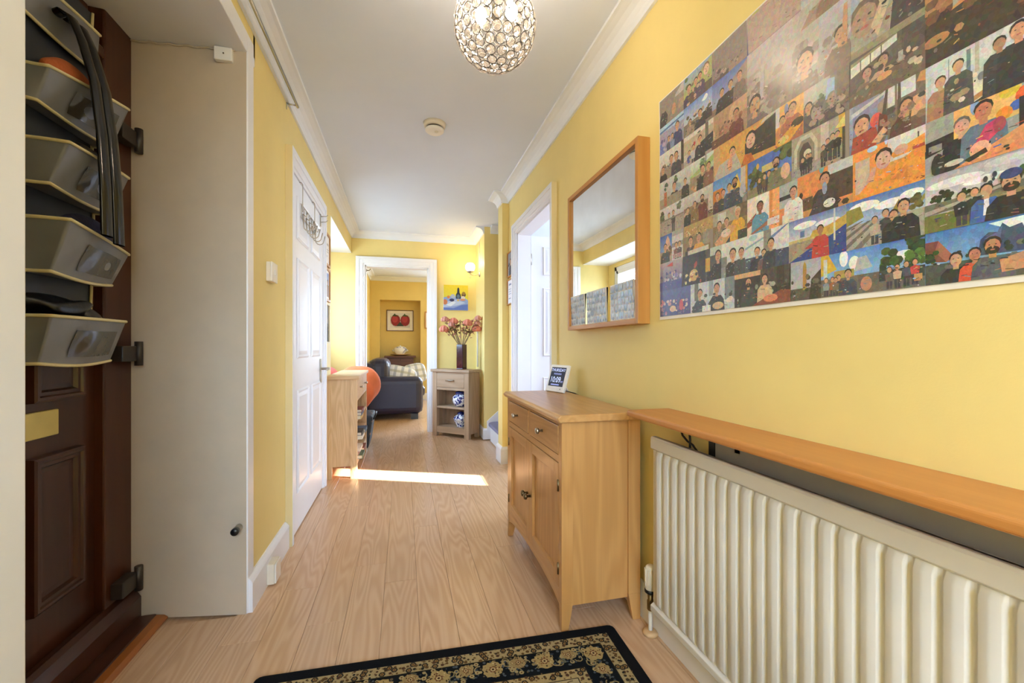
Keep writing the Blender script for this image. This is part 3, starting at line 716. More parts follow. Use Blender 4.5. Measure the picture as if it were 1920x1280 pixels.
# ---- smoke detector
t = thing('smoke_detector', 'round white smoke detector on the ceiling', 'smoke alarm', (.18, 2.6, H - .055))
obj('base', MB().lathe([(.067, H), (.062, H - .022), (.056, H - .026)], (.18, 2.6, 0), 32), M['oldplastic'], t)
obj('vent_ring', MB().lathe([(.05, H - .026), (.05, H - .034)], (.18, 2.6, 0), 32), M['brownplastic'], t)
obj('cover', MB().lathe([(.056, H - .034), (.056, H - .044), (.046, H - .052), (.0, H - .054)], (.18, 2.6, 0), 32), M['whiteplastic'], t)
obj('test_button', MB().lathe([(.011, H - .052), (.011, H - .057), (0, H - .058)], (.19, 2.585, 0), 16), M['oldplastic'], t)

# ---- photo poster
M['ground'] = plain('brown_grey_print', '9A8E86', 0.5)
PY0, PY1, PZ0, PZ1 = 1.365, .16, 1.127, 1.914; PX = .8965
t = thing('photo_poster', 'large glossy poster of many holiday photographs on the yellow wall', 'poster', (PX, .76, PZ0))
def sag(y, z):
    e = max(0, (z - 1.86) / .06); return .004 * e * (0.5 + .5 * math.sin(y * 9)) + .0015 * math.sin(y * 5.3 + z * 3)
obj('sheet', MB().grid(lambda u, v: (PX - sag(PY0 + (PY1 - PY0) * u, PZ0 + (PZ1 - PZ0) * v), PY0 + (PY1 - PY0) * u, PZ0 + (PZ1 - PZ0) * v), 24, 12), M['paper'], t)
obj('print_ground', MB().grid(lambda u, v: (PX - sag(1.36 + (.165 - 1.36) * u, 1.139 + .769 * v) - .0006, 1.36 + (.165 - 1.36) * u, 1.139 + .769 * v), 24, 12), M['ground'], t)
PHOTOS = [
 (1.360,1.191,1.140,1.232,"g 0 1 3a3a78 5560a0;x 40 d08088 7a5a90 c0a0b0 4a4a90 e0c8c0;e .72 .35 .12 .2 c84a5a;e .45 .25 .2 .12 e0c0a0"),
 (1.191,1.001,1.140,1.229,"b c8ccd0;r .1 .4 .2 1 6a6a60;r .45 .5 .55 1 98a0a8;r .8 .3 1 1 7c8488;m .24 .62 .16 39414a 1c1a18;m .63 .7 .17 2a2c30 1c1a18;x 14 e0d8c8 3a3a3a;e .66 .15 .26 .12 d8b888;r .3 .0 .5 .2 e8e4e0"),
 (1.001,0.822,1.140,1.227,"b 2c2620;r 0 .86 .55 1 d8a878;r .5 .5 .98 1 4a443c;r .78 .3 .9 1 3a3028;x 14 88907c 5c6458 a8a898;m .28 .7 .14 3a4038 241a14 c89878 1;m .58 .72 .13 d8b890 241a14 d0a080;p 8a4a30 .4,0 1,0 1,.32 .85,.36;e .68 .16 .24 .12 e08860;e .68 .16 .18 .08 d06848;m .58 .72 .13 d8b890 241a14 d0a080;p 8a4a30 .35,0 1,0 1,.2 .6,.2;e .68 .16 .24 .1 e08860"),
 (0.822,0.746,1.140,1.229,"g .25 1 b8b8c0 a8aab8;r 0 0 1 .3 5a5648;r .42 .25 .54 .86 b08838;p b08838 .42,.86 .48,.97 .54,.86;p 3c3828 .62,0 1,0 1,.72 .7,.5;x 12 4a4a3c 6a6450 38382c"),
 (0.746,0.627,1.140,1.229,"g .3 1 8cb8e0 5890d8;p d8b030 0,.5 0,1 .14,1 .3,.62;r .05 .3 .12 .9 ccd0d0;e .42 .85 .1 .2 f0f4f8;e .6 .7 .12 .16 f0f0f0;r .25 .4 .6 .58 a8984a;p b0b4b8 .6,.5 .66,.8 .8,.82 .9,.55;r 0 0 1 .42 6a6458;s .1 .4 .06 8898a0;s .22 .4 .06 a05840;s .33 .42 .07 3c4450;m .5 .48 .1 404858;s .28 .38 .06 7a6a58;e .8 .2 .12 .16 c08870"),
 (0.627,0.552,1.140,1.229,"g .45 1 90b8e8 4878c8;e .55 .68 .2 .1 eef2f6;t .2 .62 .22 35521c;t .82 .8 .28 24401a;t .75 .6 .2 4c6e2c;r 0 0 1 .42 3a3c38;r 0 0 1 .2 6c6862;s .24 .42 .06 686058;s .42 .45 .06 c8b098;s .62 .48 .06 4c5868;s .8 .5 .06 c84040;r .78 .12 .95 .26 c89058"),
 (0.552,0.417,1.140,1.229,"g .2 1 88b0d8 3f78c4;p e0e8f0 .62,.95 .9,.7 1,.85 1,.98;p 7a4438 0,.45 0,.82 .14,.82 .3,.48 .22,.4;p a86450 .1,.62 .14,.82 .3,.48 .22,.4;p 3c4c70 .52,.42 .55,.7 .62,.8 .7,.78 .74,.92 .8,.82 .9,.86 .96,.6 1,.5 1,.4;p 5a6c98 .58,.7 .7,.78 .74,.88 .72,.62;r 0 0 1 .38 4a5048;t .06 .55 .12 28401c;x 12 6a6a60 2c3830;m .32 .42 .12 20242c 241a14;m .5 .46 .11 d85030 241a14 b88060;m .66 .56 .14 585c64 2a2018 b8805c 1;p c08a68 .72,.3 1,.42 1,.12 .74,.08"),
 (1.360,1.234,1.227,1.318,"g 0 1 3c4484 b8a8b0;x 50 4a4c98 8a80b8 c8b0b8 343a70 d0c8d8;p c84848 .3,.85 .6,.95 .6,.8;r 0 .0 1 .3 444a90"),
 (1.360,1.291,1.318,1.421,"g .4 1 7ca4dc 2c58b0;p d8a890 .4,.3 .5,.8 .66,.95 .8,.8 .95,.3;r 0 0 1 .4 b0a088;t .8 .3 .2 8a7030;m .45 .55 .13 3a4038"),
 (1.291,1.231,1.315,1.420,"b d0ccc8;r 0 .45 1 .6 908a88;r 0 .85 1 1 a8a4a0;s .4 .5 .1 805050;s .7 .5 .1 504848;r .1 .05 .9 .2 b89090"),
 (1.231,1.100,1.329,1.389,"b 8a7858;r .5 .3 .75 1 c8bca8;r .75 .3 1 1 9a9080;m .3 .7 .22 403838;m .6 .75 .22 d8a040;r .2 0 .95 .22 d0c8b8"),
 (1.231,1.121,1.234,1.331,"g 0 1 1e2028 3a3c48;e .58 .65 .08 .1 a85048;e .5 .3 .22 .2 d8b070;x 10 e8d8a0 a85848 20202a 2c3040;r .72 .2 1 1 262a38"),
 (1.121,1.053,1.224,1.326,"b 50524e;r .0 .3 .3 .72 d0a040;r .3 .75 1 1 b8c0b8;m .8 .7 .16 2c2c34;r .1 0 1 .3 302c2c"),
 (1.053,0.963,1.227,1.326,"g 0 1 b8c0c8 e0dcd8;r 0 .3 .25 .6 7c8078;m .5 .62 .16 2c2a2c;m .85 .6 .13 44484c;r 0 0 .2 .3 8a8e90"),
 (0.963,0.827,1.229,1.328,"g .3 1 c8d0d8 e0ddd8;p 8ca8b8 0,.62 0,.68 .45,.85 .45,.8;r .45 .45 .62 1 8a8880;p 6c88b0 .6,.8 .62,.72 1,1 .95,1;e .2 .9 .15 .08 a8c8d0;r 0 0 1 .38 4c5468;m .3 .5 .12 2c3040;m .46 .42 .1 705058;m .62 .62 .13 343848;r .72 .0 1 .42 3c4664"),
 (0.827,0.690,1.230,1.328,"g .5 1 c8ccd4 6880c0;e .3 .82 .3 .08 f0f0f2;e .7 .75 .3 .07 e8eaee;r .22 .55 .3 .7 5878a0;r .34 .55 .4 .68 a8b8c8;p c0a048 .4,.5 .45,.64 .7,.66 1,.8 1,.45;r 0 .45 1 .52 c8b478;r 0 0 1 .45 a09480;p 2c4690 0,0 .45,.28 .7,.4 1,.6 1,0;m .58 .62 .1 c04038 241a14 a87058;p c04038 .3,.26 .5,.42 .7,.36 .6,.2;r .8 .3 .83 1 d0d0d0"),
 (0.690,0.552,1.230,1.328,"g .45 1 b0c4e0 4270c0;e .25 .84 .3 .1 eef0f4;e .6 .75 .3 .09 f2f2f4;e .85 .82 .2 .08 f0f0f2;p 8a8840 0,.5 0,.84 .2,.86 .25,.62;p a09048 .6,.55 .7,.78 .8,.6;t .92 .66 .14 7c7438;r 0 0 1 .5 a8a098;p 6c6660 0,.12 .4,.5 .45,.5 0,.02;p 6c6660 0,.3 .3,.52 .36,.52 0,.22;p 787068 .1,0 .5,.46 .52,.4 .22,0;p 6c6660 0,.46 .22,.55 .26,.55 0,.4;s .4 .5 .075 b8a898 241a14;s .54 .58 .08 38404a 30261c;m .64 .5 .1 242428 241a14;m .76 .62 .13 1c1e24 1c1814 c89878"),
 (0.552,0.417,1.229,1.325,"g .4 1 d8d4dc a8a4b4;e .3 .8 .4 .08 e4e2e8;e .8 .9 .3 .07 c8c4d0;e .6 .7 .3 .06 eceaf0;t .12 .56 .08 2c3c1c;t .22 .6 .1 28381c;t .4 .58 .07 34481c;t .9 .66 .1 34481c;p 6a685c 0,.3 0,.5 .5,.5 1,.62 1,.4;p a8a498 0,.38 .5,.47 1,.6 1,.55 .5,.43 0,.3;r 0 0 .5 .3 6c7030;r .5 0 1 .42 847458;e .6 .68 .03 .05 3c3c44;e .68 .72 .03 .05 3c3c44;e .64 .6 .03 .04 3c3c44;e .74 .64 .03 .04 3c3c44;e .67 .65 .02 .03 3c3c44;s .38 .5 .08 1c1c20;s .5 .52 .07 282c30;m .61 .5 .1 3a64b0 241a14;p e8e8f0 .58,.1 .64,.1 .63,.36 .59,.36;m .82 .54 .15 181a20 2a2018 c89878 1;e .82 .66 .13 .08 2c3c78"),
 (1.360,1.226,1.421,1.519,"g .5 1 c4c0c0 d4d0d0;t .1 .7 .2 5a6444;t .8 .85 .15 6c7058;r 0 0 1 .5 a89c90;s .4 .65 .09 3a3434;s .58 .68 .09 403838;r 0 .5 1 .55 80786c"),
 (1.226,1.088,1.421,1.519,"g .5 1 b0aaa4 d0ccc8;r 0 0 1 .6 8a7458;x 16 5c4030 c8a888 3a3a34 a89068;m .65 .68 .12 703028 2a1c14 c09070 1;m .15 .5 .1 2c3028;m .4 .6 .1 8c6c40;r .85 .2 1 .9 c8bcb0"),
 (1.226,1.088,1.384,1.423,"b b89860;x 60 d8c08c c0a068 8a6c40 e0cc9c"),
 (1.088,0.956,1.422,1.512,"g .4 1 90b8e0 4884d0;p e8b040 .45,.45 .55,.65 .7,.98 .8,.6 .9,.4;p f0d070 .5,.5 .6,.7 .72,.9 .76,.5;r 0 .1 .3 .7 c87828;r 0 0 1 .3 8a8078;r .82 .3 .95 1 c8b8a8;r .95 .3 1 1 d09820;m .14 .5 .11 502c38;m .32 .52 .11 34343c;m .5 .6 .11 405070;m .66 .66 .14 3c4458 241a14 b08060 1;e .88 .34 .12 .2 b0aeb8"),
 (1.088,0.956,1.322,1.424,"b 8a7050;r 0 .6 1 1 a89c88;r .15 .62 .4 .95 c8c8c0;r .7 .6 1 1 6c5c44;m .2 .6 .12 8c8468;m .42 .62 .12 303c4c;m .74 .78 .14 e0a838 c0b8a8;p d8a070 .05,.1 .5,.5 .7,.4 .4,0 .1,0;e .4 .3 .2 .12 e0c8b8;r .75 0 1 .25 303830"),
 (0.956,0.854,1.327,1.426,"b e8d8c8;r .0 .5 .3 1 ecd8cc;r .7 0 1 1 f0a868;r .3 .3 .7 1 eae4e0;p a04c30 0,.35 .3,.55 .3,.3 0,.2;r .72 .1 .8 1 d88c48;m .42 .68 .14 5c98b8 1c1410 8c5c40;p 9c6848 .1,.02 .7,.26 .75,.16 .2,0;r .65 .1 1 .28 d8d4d0"),
 (0.854,0.677,1.333,1.421,"b e08c50;r 0 .4 .28 1 a8b0b4;r .0 .6 .2 .7 2c2c2c;r .66 .2 1 .78 4a3c30;r .7 .78 1 1 c0c4c8;r .0 0 1 .16 c88c58;r .3 .15 .5 .45 5c4a38;x 10 3c3024 8a6a48;m .22 .72 .13 e4e0e0 1c1814 c89078;m .66 .72 .15 3c3430 241a14 c08c78;p 404048 .45,.0 .6,.5 .72,.4 .6,.0;e .66 .52 .06 .14 8ca0c0;e .72 .16 .14 .1 e8e4dc;e .62 1.0 .06 .12 68a0a8;r .05 .0 .3 .22 d8d4d0"),
 (0.677,0.552,1.328,1.419,"b e8974a;r .04 .12 .26 .8 c8b4a4;r .55 .7 1 1 d8d4d8;p e89a48 .55,.7 1,.85 1,.62 .6,.6;p e8963c .0,.0 .3,.36 .5,.45 .62,.42 .9,.66 1,.6 1,.18 .8,0;p d88838 .55,.2 .8,.42 .78,.1;f .46 .66 .19 2c2018 d0a4a0;p d0a090 .2,.3 .3,.56 .36,.56 .32,.28;e .7 .72 .12 .09 d0a090;e .3 .95 .1 .06 b8d8f0;e .5 1.02 .03 .1 b8d8f0;r .85 .62 1 .68 b04038"),
 (0.552,0.417,1.328,1.425,"b 9ca0a0;p 181818 0,.35 0,.62 .3,.66 .3,.45;r .04 .42 .18 .54 8c9090;p e8b870 .3,.5 .3,1 .9,1 .9,.55;e .5 .94 .06 .14 88b0d8;e .92 .82 .1 .14 e05828;e .8 .96 .12 .1 d8c038;e .86 .7 .08 .08 4868b8;r .88 .3 1 .8 262422;m .38 .7 .14 181a26 6c6460 d0a090;m .58 .82 .15 60748c 241a14 c87860;p c83c6c .5,.3 .6,.56 .72,.62 .74,.42 .62,.28;e .76 .64 .1 .1 e89030;e .72 .5 .08 .12 a84058;p d89060 .3,0 1,.42 1,.0;e .55 .2 .14 .14 f0b090;p 2c2418 .4,.1 .6,.2 .62,.12 .45,.04;e .3 .12 .14 .05 c8c8b8;e .14 .15 .1 .22 26282a"),
 (1.360,1.193,1.519,1.617,"g .4 1 b8b8b4 c8c8c8;t .2 .75 .12 40584c;t .55 .75 .15 5c6e48;e .6 .5 .2 .15 98a4b4;r 0 0 1 .35 988c78;m .5 .6 .14 34302e 2c2018;r .15 .05 .25 .55 b86848;m .85 .55 .1 38342e"),
 (1.193,1.086,1.519,1.614,"g .5 1 b4c49c dadcd8;t .5 .8 .15 6c8060;p a8b870 0,.55 1,.9 1,.7 0,.45;r 0 0 1 .5 a08c74;x 20 e0c0a8 785c48 c89070 4c4038;m .55 .6 .14 2c2c28;m .8 .6 .12 88604c;r .68 .4 .7 1 4c4438"),
 (1.086,0.866,1.520,1.622,"b d8a050;r .45 .2 1 1 4c4438;p c8c0b4 .5,1 1,1 1,.95 .6,.8;p 302c28 .55,.2 .55,.75 1,.92 1,.1;r .0 0 .12 1 c8a070;p b8b0a8 0,0 .1,.4 .4,.5 .5,0;f .34 .58 .15 1c1614 d8a080;e .3 .28 .1 .2 d8a080;p c86c28 .48,.0 .55,.3 .65,.26 .7,.0;f .64 .62 .22 201814 d8b098"),
 (0.954,0.820,1.425,1.521,"g .5 1 5880c8 4068c0;t .9 .95 .3 4a5830;t .2 .6 .2 56602c;t .35 .45 .2 4c5428;r .35 .55 .7 .72 d0b878;e .25 .78 .05 .08 d0b050;r 0 0 1 .25 8c8468;t .1 .35 .12 4c5028;s .3 .38 .07 3c3c44;s .42 .42 .07 6c5438;s .52 .44 .08 38383c;m .68 .64 .13 7c785c 30241a c09878 1;e .88 .32 .14 .2 d8b098"),
 (0.866,0.789,1.522,1.618,"b e8b060;r 0 .5 .15 1 d0ccd0;e .4 .85 .06 .14 8088b0;m .25 .62 .11 d08858;m .45 .66 .11 b07060;m .62 .78 .14 b06850;p e0a040 .0,.1 .9,.5 1,.3 .5,0 .1,0;e .8 .38 .18 .1 3c2c1c;e .3 .12 .16 .1 d8c078"),
 (0.820,0.747,1.425,1.524,"b a89c8c;p c8c0b0 .1,.25 .1,.7 .3,.95 .7,.95 .9,.7 .9,.25;p 8c8274 .2,.2 .2,.65 .35,.85 .65,.85 .8,.65 .8,.25;p 4c4440 .28,.18 .28,.6 .42,.76 .58,.76 .7,.58 .7,.2;e .56 .5 .1 .1 e0d0b8;r 0 0 1 .2 9c9a98;s .4 .38 .06 2c2c3c;s .56 .42 .06 34343c;s .66 .42 .05 2c2830"),
 (0.747,0.693,1.431,1.518,"b a8a090;r .0 .5 .35 1 c8c0b8;r .75 .4 1 1 c8a040;p e0c878 .6,.75 1,.95 1,.7;r 0 0 1 .2 a89884;s .3 .55 .06 383840;s .5 .6 .07 3c3838;s .7 .6 .07 1c1c20;s .12 .45 .06 58504c;r .9 .0 1 .7 3a342c"),
 (0.789,0.684,1.522,1.619,"b 7c7470;r 0 .6 .3 1 c0b8b0;r .3 .6 .6 1 a8b0ac;p 98b4dc .5,.5 .55,.95 .7,.9 .7,.5;t .4 .6 .1 607058;m .12 .55 .12 50505c;f .3 .36 .18 504a48 a89894;m .65 .45 .14 504848 8c8480 a89080;r .75 .2 1 1 78685c;x 14 6c605c a89484 4c4444"),
 (0.684,0.612,1.425,1.510,"g 0 1 7880a0 8c90b0;r 0 .2 .1 1 98a0c0;p c8c8cc .05,.85 1,1 1,.95 .05,.75;p 988880 .75,.1 .75,.8 1,.9 1,.1;f .34 .52 .2 38302c d0a080;p a84030 .05,0 .1,.34 .4,.36 .7,.4 .8,.1 .7,0;e .72 .5 .12 .14 d85848;p 6c3028 .75,.2 .8,.6 1,.5 1,.1;p d8a888 .6,.08 .9,.3 1,.2 .8,.02"),
 (0.626,0.551,1.432,1.505,"b 78685c;r .1 .6 .35 1 d0d0d4;r .4 .7 .8 1 d4d6da;r .15 .4 .35 .62 606064;p 4c443c 0,.3 .14,1 .2,1 .1,.2;p 50463c .4,.3 .42,1 .48,1 .5,.3;m .6 .5 .14 5c3c34 3a2c26;p d8a080 .7,.25 .75,.6 1,.62 1,.25;p c8905c .82,.85 .9,1 1,1 1,.8;r .7 0 1 .25 6c564c;x 10 8c6c5c 4c4440 a07c68"),
 (0.612,0.551,1.374,1.425,"b d4ccd0;r 0 0 1 .12 d8954c;r .8 .4 .84 .85 4a4448;p d89048 0,0 1,.28 1,0"),
 (1.360,1.226,1.617,1.723,"g .5 1 c8c4c0 dcd8d4;x 20 8c7c6c a89888 5c5048;r 0 0 1 .4 988878;m .5 .62 .14 44508c;m .7 .62 .14 3c3c48;m .15 .4 .12 2c2828;r .9 .2 1 1 3c342c"),
 (1.229,1.088,1.616,1.720,"g .4 1 c8c0b0 d8d4cc;r 0 .4 1 .85 b8a890;r .1 .5 .2 .8 5c5448;r .3 .5 .38 .8 605848;r .5 .55 .6 .9 5c5448;r .75 .3 .85 1 6c6458;r 0 0 1 .2 b0a498;s .22 .4 .08 48549c;s .36 .5 .09 b8b4bc;m .58 .62 .12 34303c;p 2c2c38 .6,.1 .6,.5 1,.6 1,.1;e .4 .6 .05 .07 b83c3c"),
 (1.360,1.226,1.721,1.808,"b 9c98b4;p a8c8e4 0,.8 .0,1 1,1 1,.7;p 4c70a8 0,.78 0,.86 1,.9 1,.84;r .0 0 .2 .4 6478b8;x 30 b0a8c0 8480b0 5c5c8c c0b8c4;m .75 .65 .14 38406c;s .4 .4 .1 484c68;s .55 .4 .1 8090b0"),
 (1.226,1.093,1.717,1.812,"g .4 1 c0ccd8 6888d0;e .5 .75 .2 .12 e8f0f4;e .75 .85 .15 .1 e4ecf4;t .85 .4 .15 4c5438;r 0 0 1 .4 807468;x 24 a89080 5c5048 c8b4a0 46424c;m .6 .45 .13 38343c;m .25 .4 .1 a08878;r .7 .1 1 .4 342c30"),
 (1.093,0.956,1.625,1.707,"b b08c70;r 0 .2 .1 1 c8a888;r .2 .3 .35 1 8a6c54;p c8a080 .5,.5 .5,1 1,1 1,.6;x 22 7c4c3c 5c3c34 c89878 a06850;m .7 .62 .14 703830 2a1c18 b88468;r 0 0 .5 .25 6a4438;e .42 .35 .1 .12 b87860"),
 (1.093,0.958,1.705,1.814,"g .3 1 98a0c0 5870c0;e .2 .6 .1 .1 e4e8f0;e .3 .8 .08 .06 e8ecf4;p a08c84 .6,.2 .6,.7 1,.95 1,.2;r 0 0 1 .2 8c7060;m .3 .55 .12 342c2c;m .55 .6 .12 40342f;m .8 .65 .12 7c6860;p 2c2626 .1,0 .2,.4 .5,.45 .6,0"),
 (1.359,1.226,1.807,1.905,"b 8c8078;p c8c4c4 .1,.6 .2,1 .4,1 .4,.5;p b8b0b0 .65,.7 .7,1 1,1 1,.7;e .6 .35 .12 .2 c09070;p 383838 0,0 0,.75 .15,.75 .35,.3 .3,0;r .8 .2 1 .5 a89080"),
 (1.226,1.093,1.812,1.905,"g .5 1 a8b070 90a8d0;t .2 .8 .2 4c602c;r 0 0 1 .3 5c5048;m .2 .55 .14 38345c;m .45 .6 .12 5c4844;m .6 .65 .12 504460;f .82 .7 .18 8a6a48 e0b8a0;x 10 806858 c0a090"),
 (1.093,0.958,1.812,1.905,"b 8c7c78;r 0 .7 .5 1 c0b8b8;r .5 .6 .95 .95 6c7888;r .7 .65 .9 .9 a8b8c8;m .7 .5 .13 74789c;m .2 .4 .12 68504c;m .4 .4 .11 503c40;e .6 .2 .14 .12 c09078;r .5 0 1 .2 988078;x 14 b09890 5c4a4c"),
 (0.954,0.797,1.816,1.905,"b b09890;p a8a060 0,.6 .1,1 .25,1 .2,.5;p d0b078 .1,.4 .2,.9 .35,.9 .3,.3;r 0 0 1 .2 907884;f .4 .6 .27 5c403c c8a8a0;f .7 .68 .2 5c4440 c0a098;f .9 .72 .2 604840 c8a89c"),
 (0.958,0.820,1.618,1.816,"g .4 1 a89c98 c0b8c0;r 0 0 1 .4 907f78;x 30 b0a09a 8c7c78 c8bab4 786864;p b8b0bc .3,.3 .35,.7 .42,.7 .4,.3;m .2 .25 .12 78686c"),  # here and in the next print, lamp glare's haze is in the colours
 (0.820,0.752,1.618,1.812,"b a8a09c;r 0 .5 1 1 b8b0ac;x 24 988c88 c0b4b0 807470;m .5 .35 .14 807068"),
 (0.797,0.681,1.763,1.837,"b b0a098;g .5 1 c0c0c8 b0b0b8;p a08878 0,0 .2,.4 .9,.6 1,0;m .5 .6 .13 8a6a58;m .75 .5 .13 88705c;r .7 .2 1 .9 a89884;r .85 .0 1 1 7c7c48"),
 (0.752,0.681,1.618,1.763,"g 0 1 98908c b8b8c4;x 20 a89c94 887c78 c8c0bc;m .7 .5 .12 806c60;p c09070 .7,.3 .8,.9 .9,.9 .9,.3"),
 (0.681,0.551,1.617,1.790,"b a09890;g .55 1 90a0c0 b0b4bc;p d0c8b0 .05,.3 .2,.9 .6,1 .5,.5;p 3c3438 .55,0 .62,.55 .9,.75 1,.8 1,0;r .34 .84 .36 .98 283048;r .34 .84 .42 .865 283048;r .45 .86 .47 1 283048;r .45 .86 .53 .885 283048;r .45 .92 .52 .945 283048;r .45 .975 .53 1 283048;p a83838 .34,.7 .4,.76 .4,.7;f .2 .4 .2 6c5c54 a88878;f .68 .66 .23 302824 c09880;p c8b098 .3,.25 .5,.6 .6,.5 .4,.1;r 0 0 1 .08 908870"),
 (0.684,0.551,1.511,1.619,"b 5c5450;p d8d8d0 .02,.62 .02,.86 .66,1 .66,.85;p 908868 .02,.84 .02,.92 .66,1.06 .66,.98;r .16 .66 .175 .9 5c5c54;r .3 .7 .315 .92 5c5c54;r .45 .76 .465 .95 5c5c54;r .72 .2 1 1 4c4644;m .26 .55 .12 806460 30241c b88c78;m .48 .62 .13 c0a080 30241c b88c78;e .5 .3 .14 .07 d0a070;p 6c5c50 0,0 0,.25 .7,.4 1,.5 1,.0;x 12 a89484 4c443c c8b8a4;r .68 .42 .74 .6 a8a8a4"),
 (0.552,0.417,1.523,1.720,"b 4a3428;p c8a878 0,.62 0,.7 .25,.95 .3,.95;p a06840 .15,.4 .15,.8 .45,1 .45,.5;r .45 .55 .9 1 58504c;e .3 .78 .12 .08 d8c8b8;p a84428 .62,.42 .72,.8 .95,.9 .9,.4;p b87850 .9,.7 1,.95 1,.6;r .9 .3 1 .65 302824;e .08 .55 .12 .1 b07850;m .33 .52 .06 5c3028;m .46 .6 .06 a89c94;m .6 .68 .07 2c2c28;e .42 .38 .1 .05 c89058;e .5 .46 .08 .05 d0a068;p 302820 0,0 0,.35 .4,.4 .7,.35 .9,.3 .9,0;e .12 .2 .1 .05 a87850;x 14 6c4830 302018 b08058"),
 (0.551,0.417,1.424,1.522,"b c4ccd0;g .5 1 d0d8dc c8ccd4;r .24 .6 .25 .95 8c98a0;r .42 .5 .46 .95 6c8090;r .5 .5 .54 1 b8b4ac;r .02 .3 .06 .8 b8c8cc;p e0dcd4 .3,.05 .5,.4 .95,.5 1,.3 .6,.0;p c08c58 .25,0 .95,.35 1,.3 1,.24 .4,0;p 30302c .45,0 1,.26 1,.0;m .16 .62 .1 a87c60 4c3020 c8987c;m .34 .76 .1 4a4c50 2c2420 c8987c;e .56 .4 .05 .07 7c7c88;e .62 .36 .05 .06 c8a868;x 8 d8d0c8 a08c74;m .72 .78 .1 34343c 241c18 a87c68;m .88 .84 .13 24242c 1c1814 c89470"),
]
ROWS = [1.138, 1.229, 1.327, 1.424, 1.521, 1.618, 1.716, 1.812, 1.909]
def snap(z):
    r = min(ROWS, key=lambda q: abs(q - z)); return r if abs(r - z) < .022 else z
extra = [(.417, .285, 1), (.285, .17, 5)]
for i, (a, b, z0, z1, ops) in enumerate(PHOTOS):
    z0, z1 = snap(z0), snap(z1)
    def place(u, v, k, a=a, b=b, z0=z0, z1=z1):
        y, z = a + (b - a) * u, z0 + (z1 - z0) * v
        return (PX - sag(y, z) - .0012 - k, y, z)
    p = Print(place, a - b, z1 - z0, 2.2e-5); p.run(ops, i, 30); me = p.mesh('photograph'); me.materials.append(M['print'])
    link(bpy.data.objects.new('photograph', me), t)
for q, (a, b) in enumerate(((.958, .820), (.820, .685), (.685, .552), (.552, .417))):
    for j in (6, 7):
        if q == 0 and j == 6: continue
        z0, z1 = ROWS[j], ROWS[j + 1]; ops = PHOTOS[(q * 7 + j * 4 + 9) % 30][4]
        p = Print(lambda u, v, k: (PX - sag(a + (b - a) * u, z0 + (z1 - z0) * v) - .0008 - k, a + (b - a) * u, z0 + (z1 - z0) * v), a - b, z1 - z0, 3e-6)
        p.run(ops, q + j); me = p.mesh('photograph'); me.materials.append(M['print']); link(bpy.data.objects.new('photograph', me), t)
for j in range(8):
    for (a, b, off) in extra:
        z0, z1 = ROWS[j], ROWS[j + 1]; ops = PHOTOS[(j * 5 + off * 3) % len(PHOTOS)][4]
        p = Print(lambda u, v, k: (PX - sag(a + (b - a) * u, z0 + (z1 - z0) * v) - .0012 - k, a + (b - a) * u, z0 + (z1 - z0) * v), a - b, z1 - z0, 2.2e-5)
        p.run(ops, j); me = p.mesh('photograph'); me.materials.append(M['print']); link(bpy.data.objects.new('photograph', me), t)

# ---- mirror with three photo sheets
my0, my1, mz0, mz1, mx = 1.43, 2.134, 1.117, 1.82, .848
t = thing('wall_mirror', 'square mirror in a deep honey-coloured wooden frame', 'mirror', (.87, 1.78, mz0))
fw = .021
for n_, b, m_ in (('frame_side', (mx, my0, mz0, XR - .0005, my0 + fw, mz1), 'mirrorwood'), ('frame_side', (mx, my1 - fw, mz0, XR - .0005, my1, mz1), 'mirrorwood'),
                  ('frame_bottom', (mx, my0 + fw, mz0, XR - .0005, my1 - fw, mz0 + fw), 'mirrorwood_y'), ('frame_top', (mx, my0 + fw, mz1 - fw, XR - .0005, my1 - fw, mz1), 'mirrorwood_y')):
    obj(n_, MB().box(*b), M[m_], t, bevel=.0015)
obj('mirror_glass', MB().box(mx + .012, my0 + fw, mz0 + fw, mx + .018, my1 - fw, mz1 - fw), M['mirror'], t)
for k, (a, b, lab) in enumerate(((2.112, 1.93, 'photo collage card in the mirror, furthest from the poster'), (1.912, 1.70, 'photo collage card in the middle of the mirror foot'), (1.672, 1.462, 'curling photo collage card in the mirror, next to the poster'))):
    z0, z1 = mz0 + fw + .001, 1.291
    cx = mx + .010
    cv = (lambda u, v, k=k: .004 * v * v * (1 if k < 2 else .2 + 1.6 * u))
    c = thing('collage_card', lab, 'photo card', (cx, (a + b) / 2, z0), group='collage cards in the mirror frame')
    obj('card', MB().grid(lambda u, v: (cx + .0015 - cv(u, v), a + (b - a) * u, z0 + (z1 - z0) * v), 4, 4), M['paper'], c)
    p = Print(lambda u, v, q: (cx + .0008 - cv(u, v) - q, a + (b - a) * u, z0 + (z1 - z0) * v), a - b, z1 - z0, 2e-5)
    rn = random.Random(k + 50); v = .03
    for r_ in range(5):
        h_ = .94 / 5; u = .03
        while u < .93:
            w_ = min(rn.uniform(.1, .2), .97 - u); c1 = rn.choice(['7a7468', '4c5870', '8a8c90', '9a8468', '5a6470', 'b0b0b4', '3c4048', '7088b0', 'a89080'])
            dv = rn.uniform(-.02, .03)
            p.rect(u, max(.02, v + dv), u + w_ - .015, min(.985, v + h_ - .015 + dv), c1, rn.choice(['9aa8c0', 'a8a098', '686868', 'c0c0c8']))
            p.ell(u + w_ * .5, v + h_ * .42, .03, .045, 'b89078', 6); p.ell(u + w_ * .5, v + h_ * .2, .05, .05, rn.choice(['2c2c34', '50404c', '30384c', '806050']), 6)
            u += w_
        v += h_
    me = p.mesh('collage_print'); me.materials.append(M['print']); link(bpy.data.objects.new('collage_print', me), c)

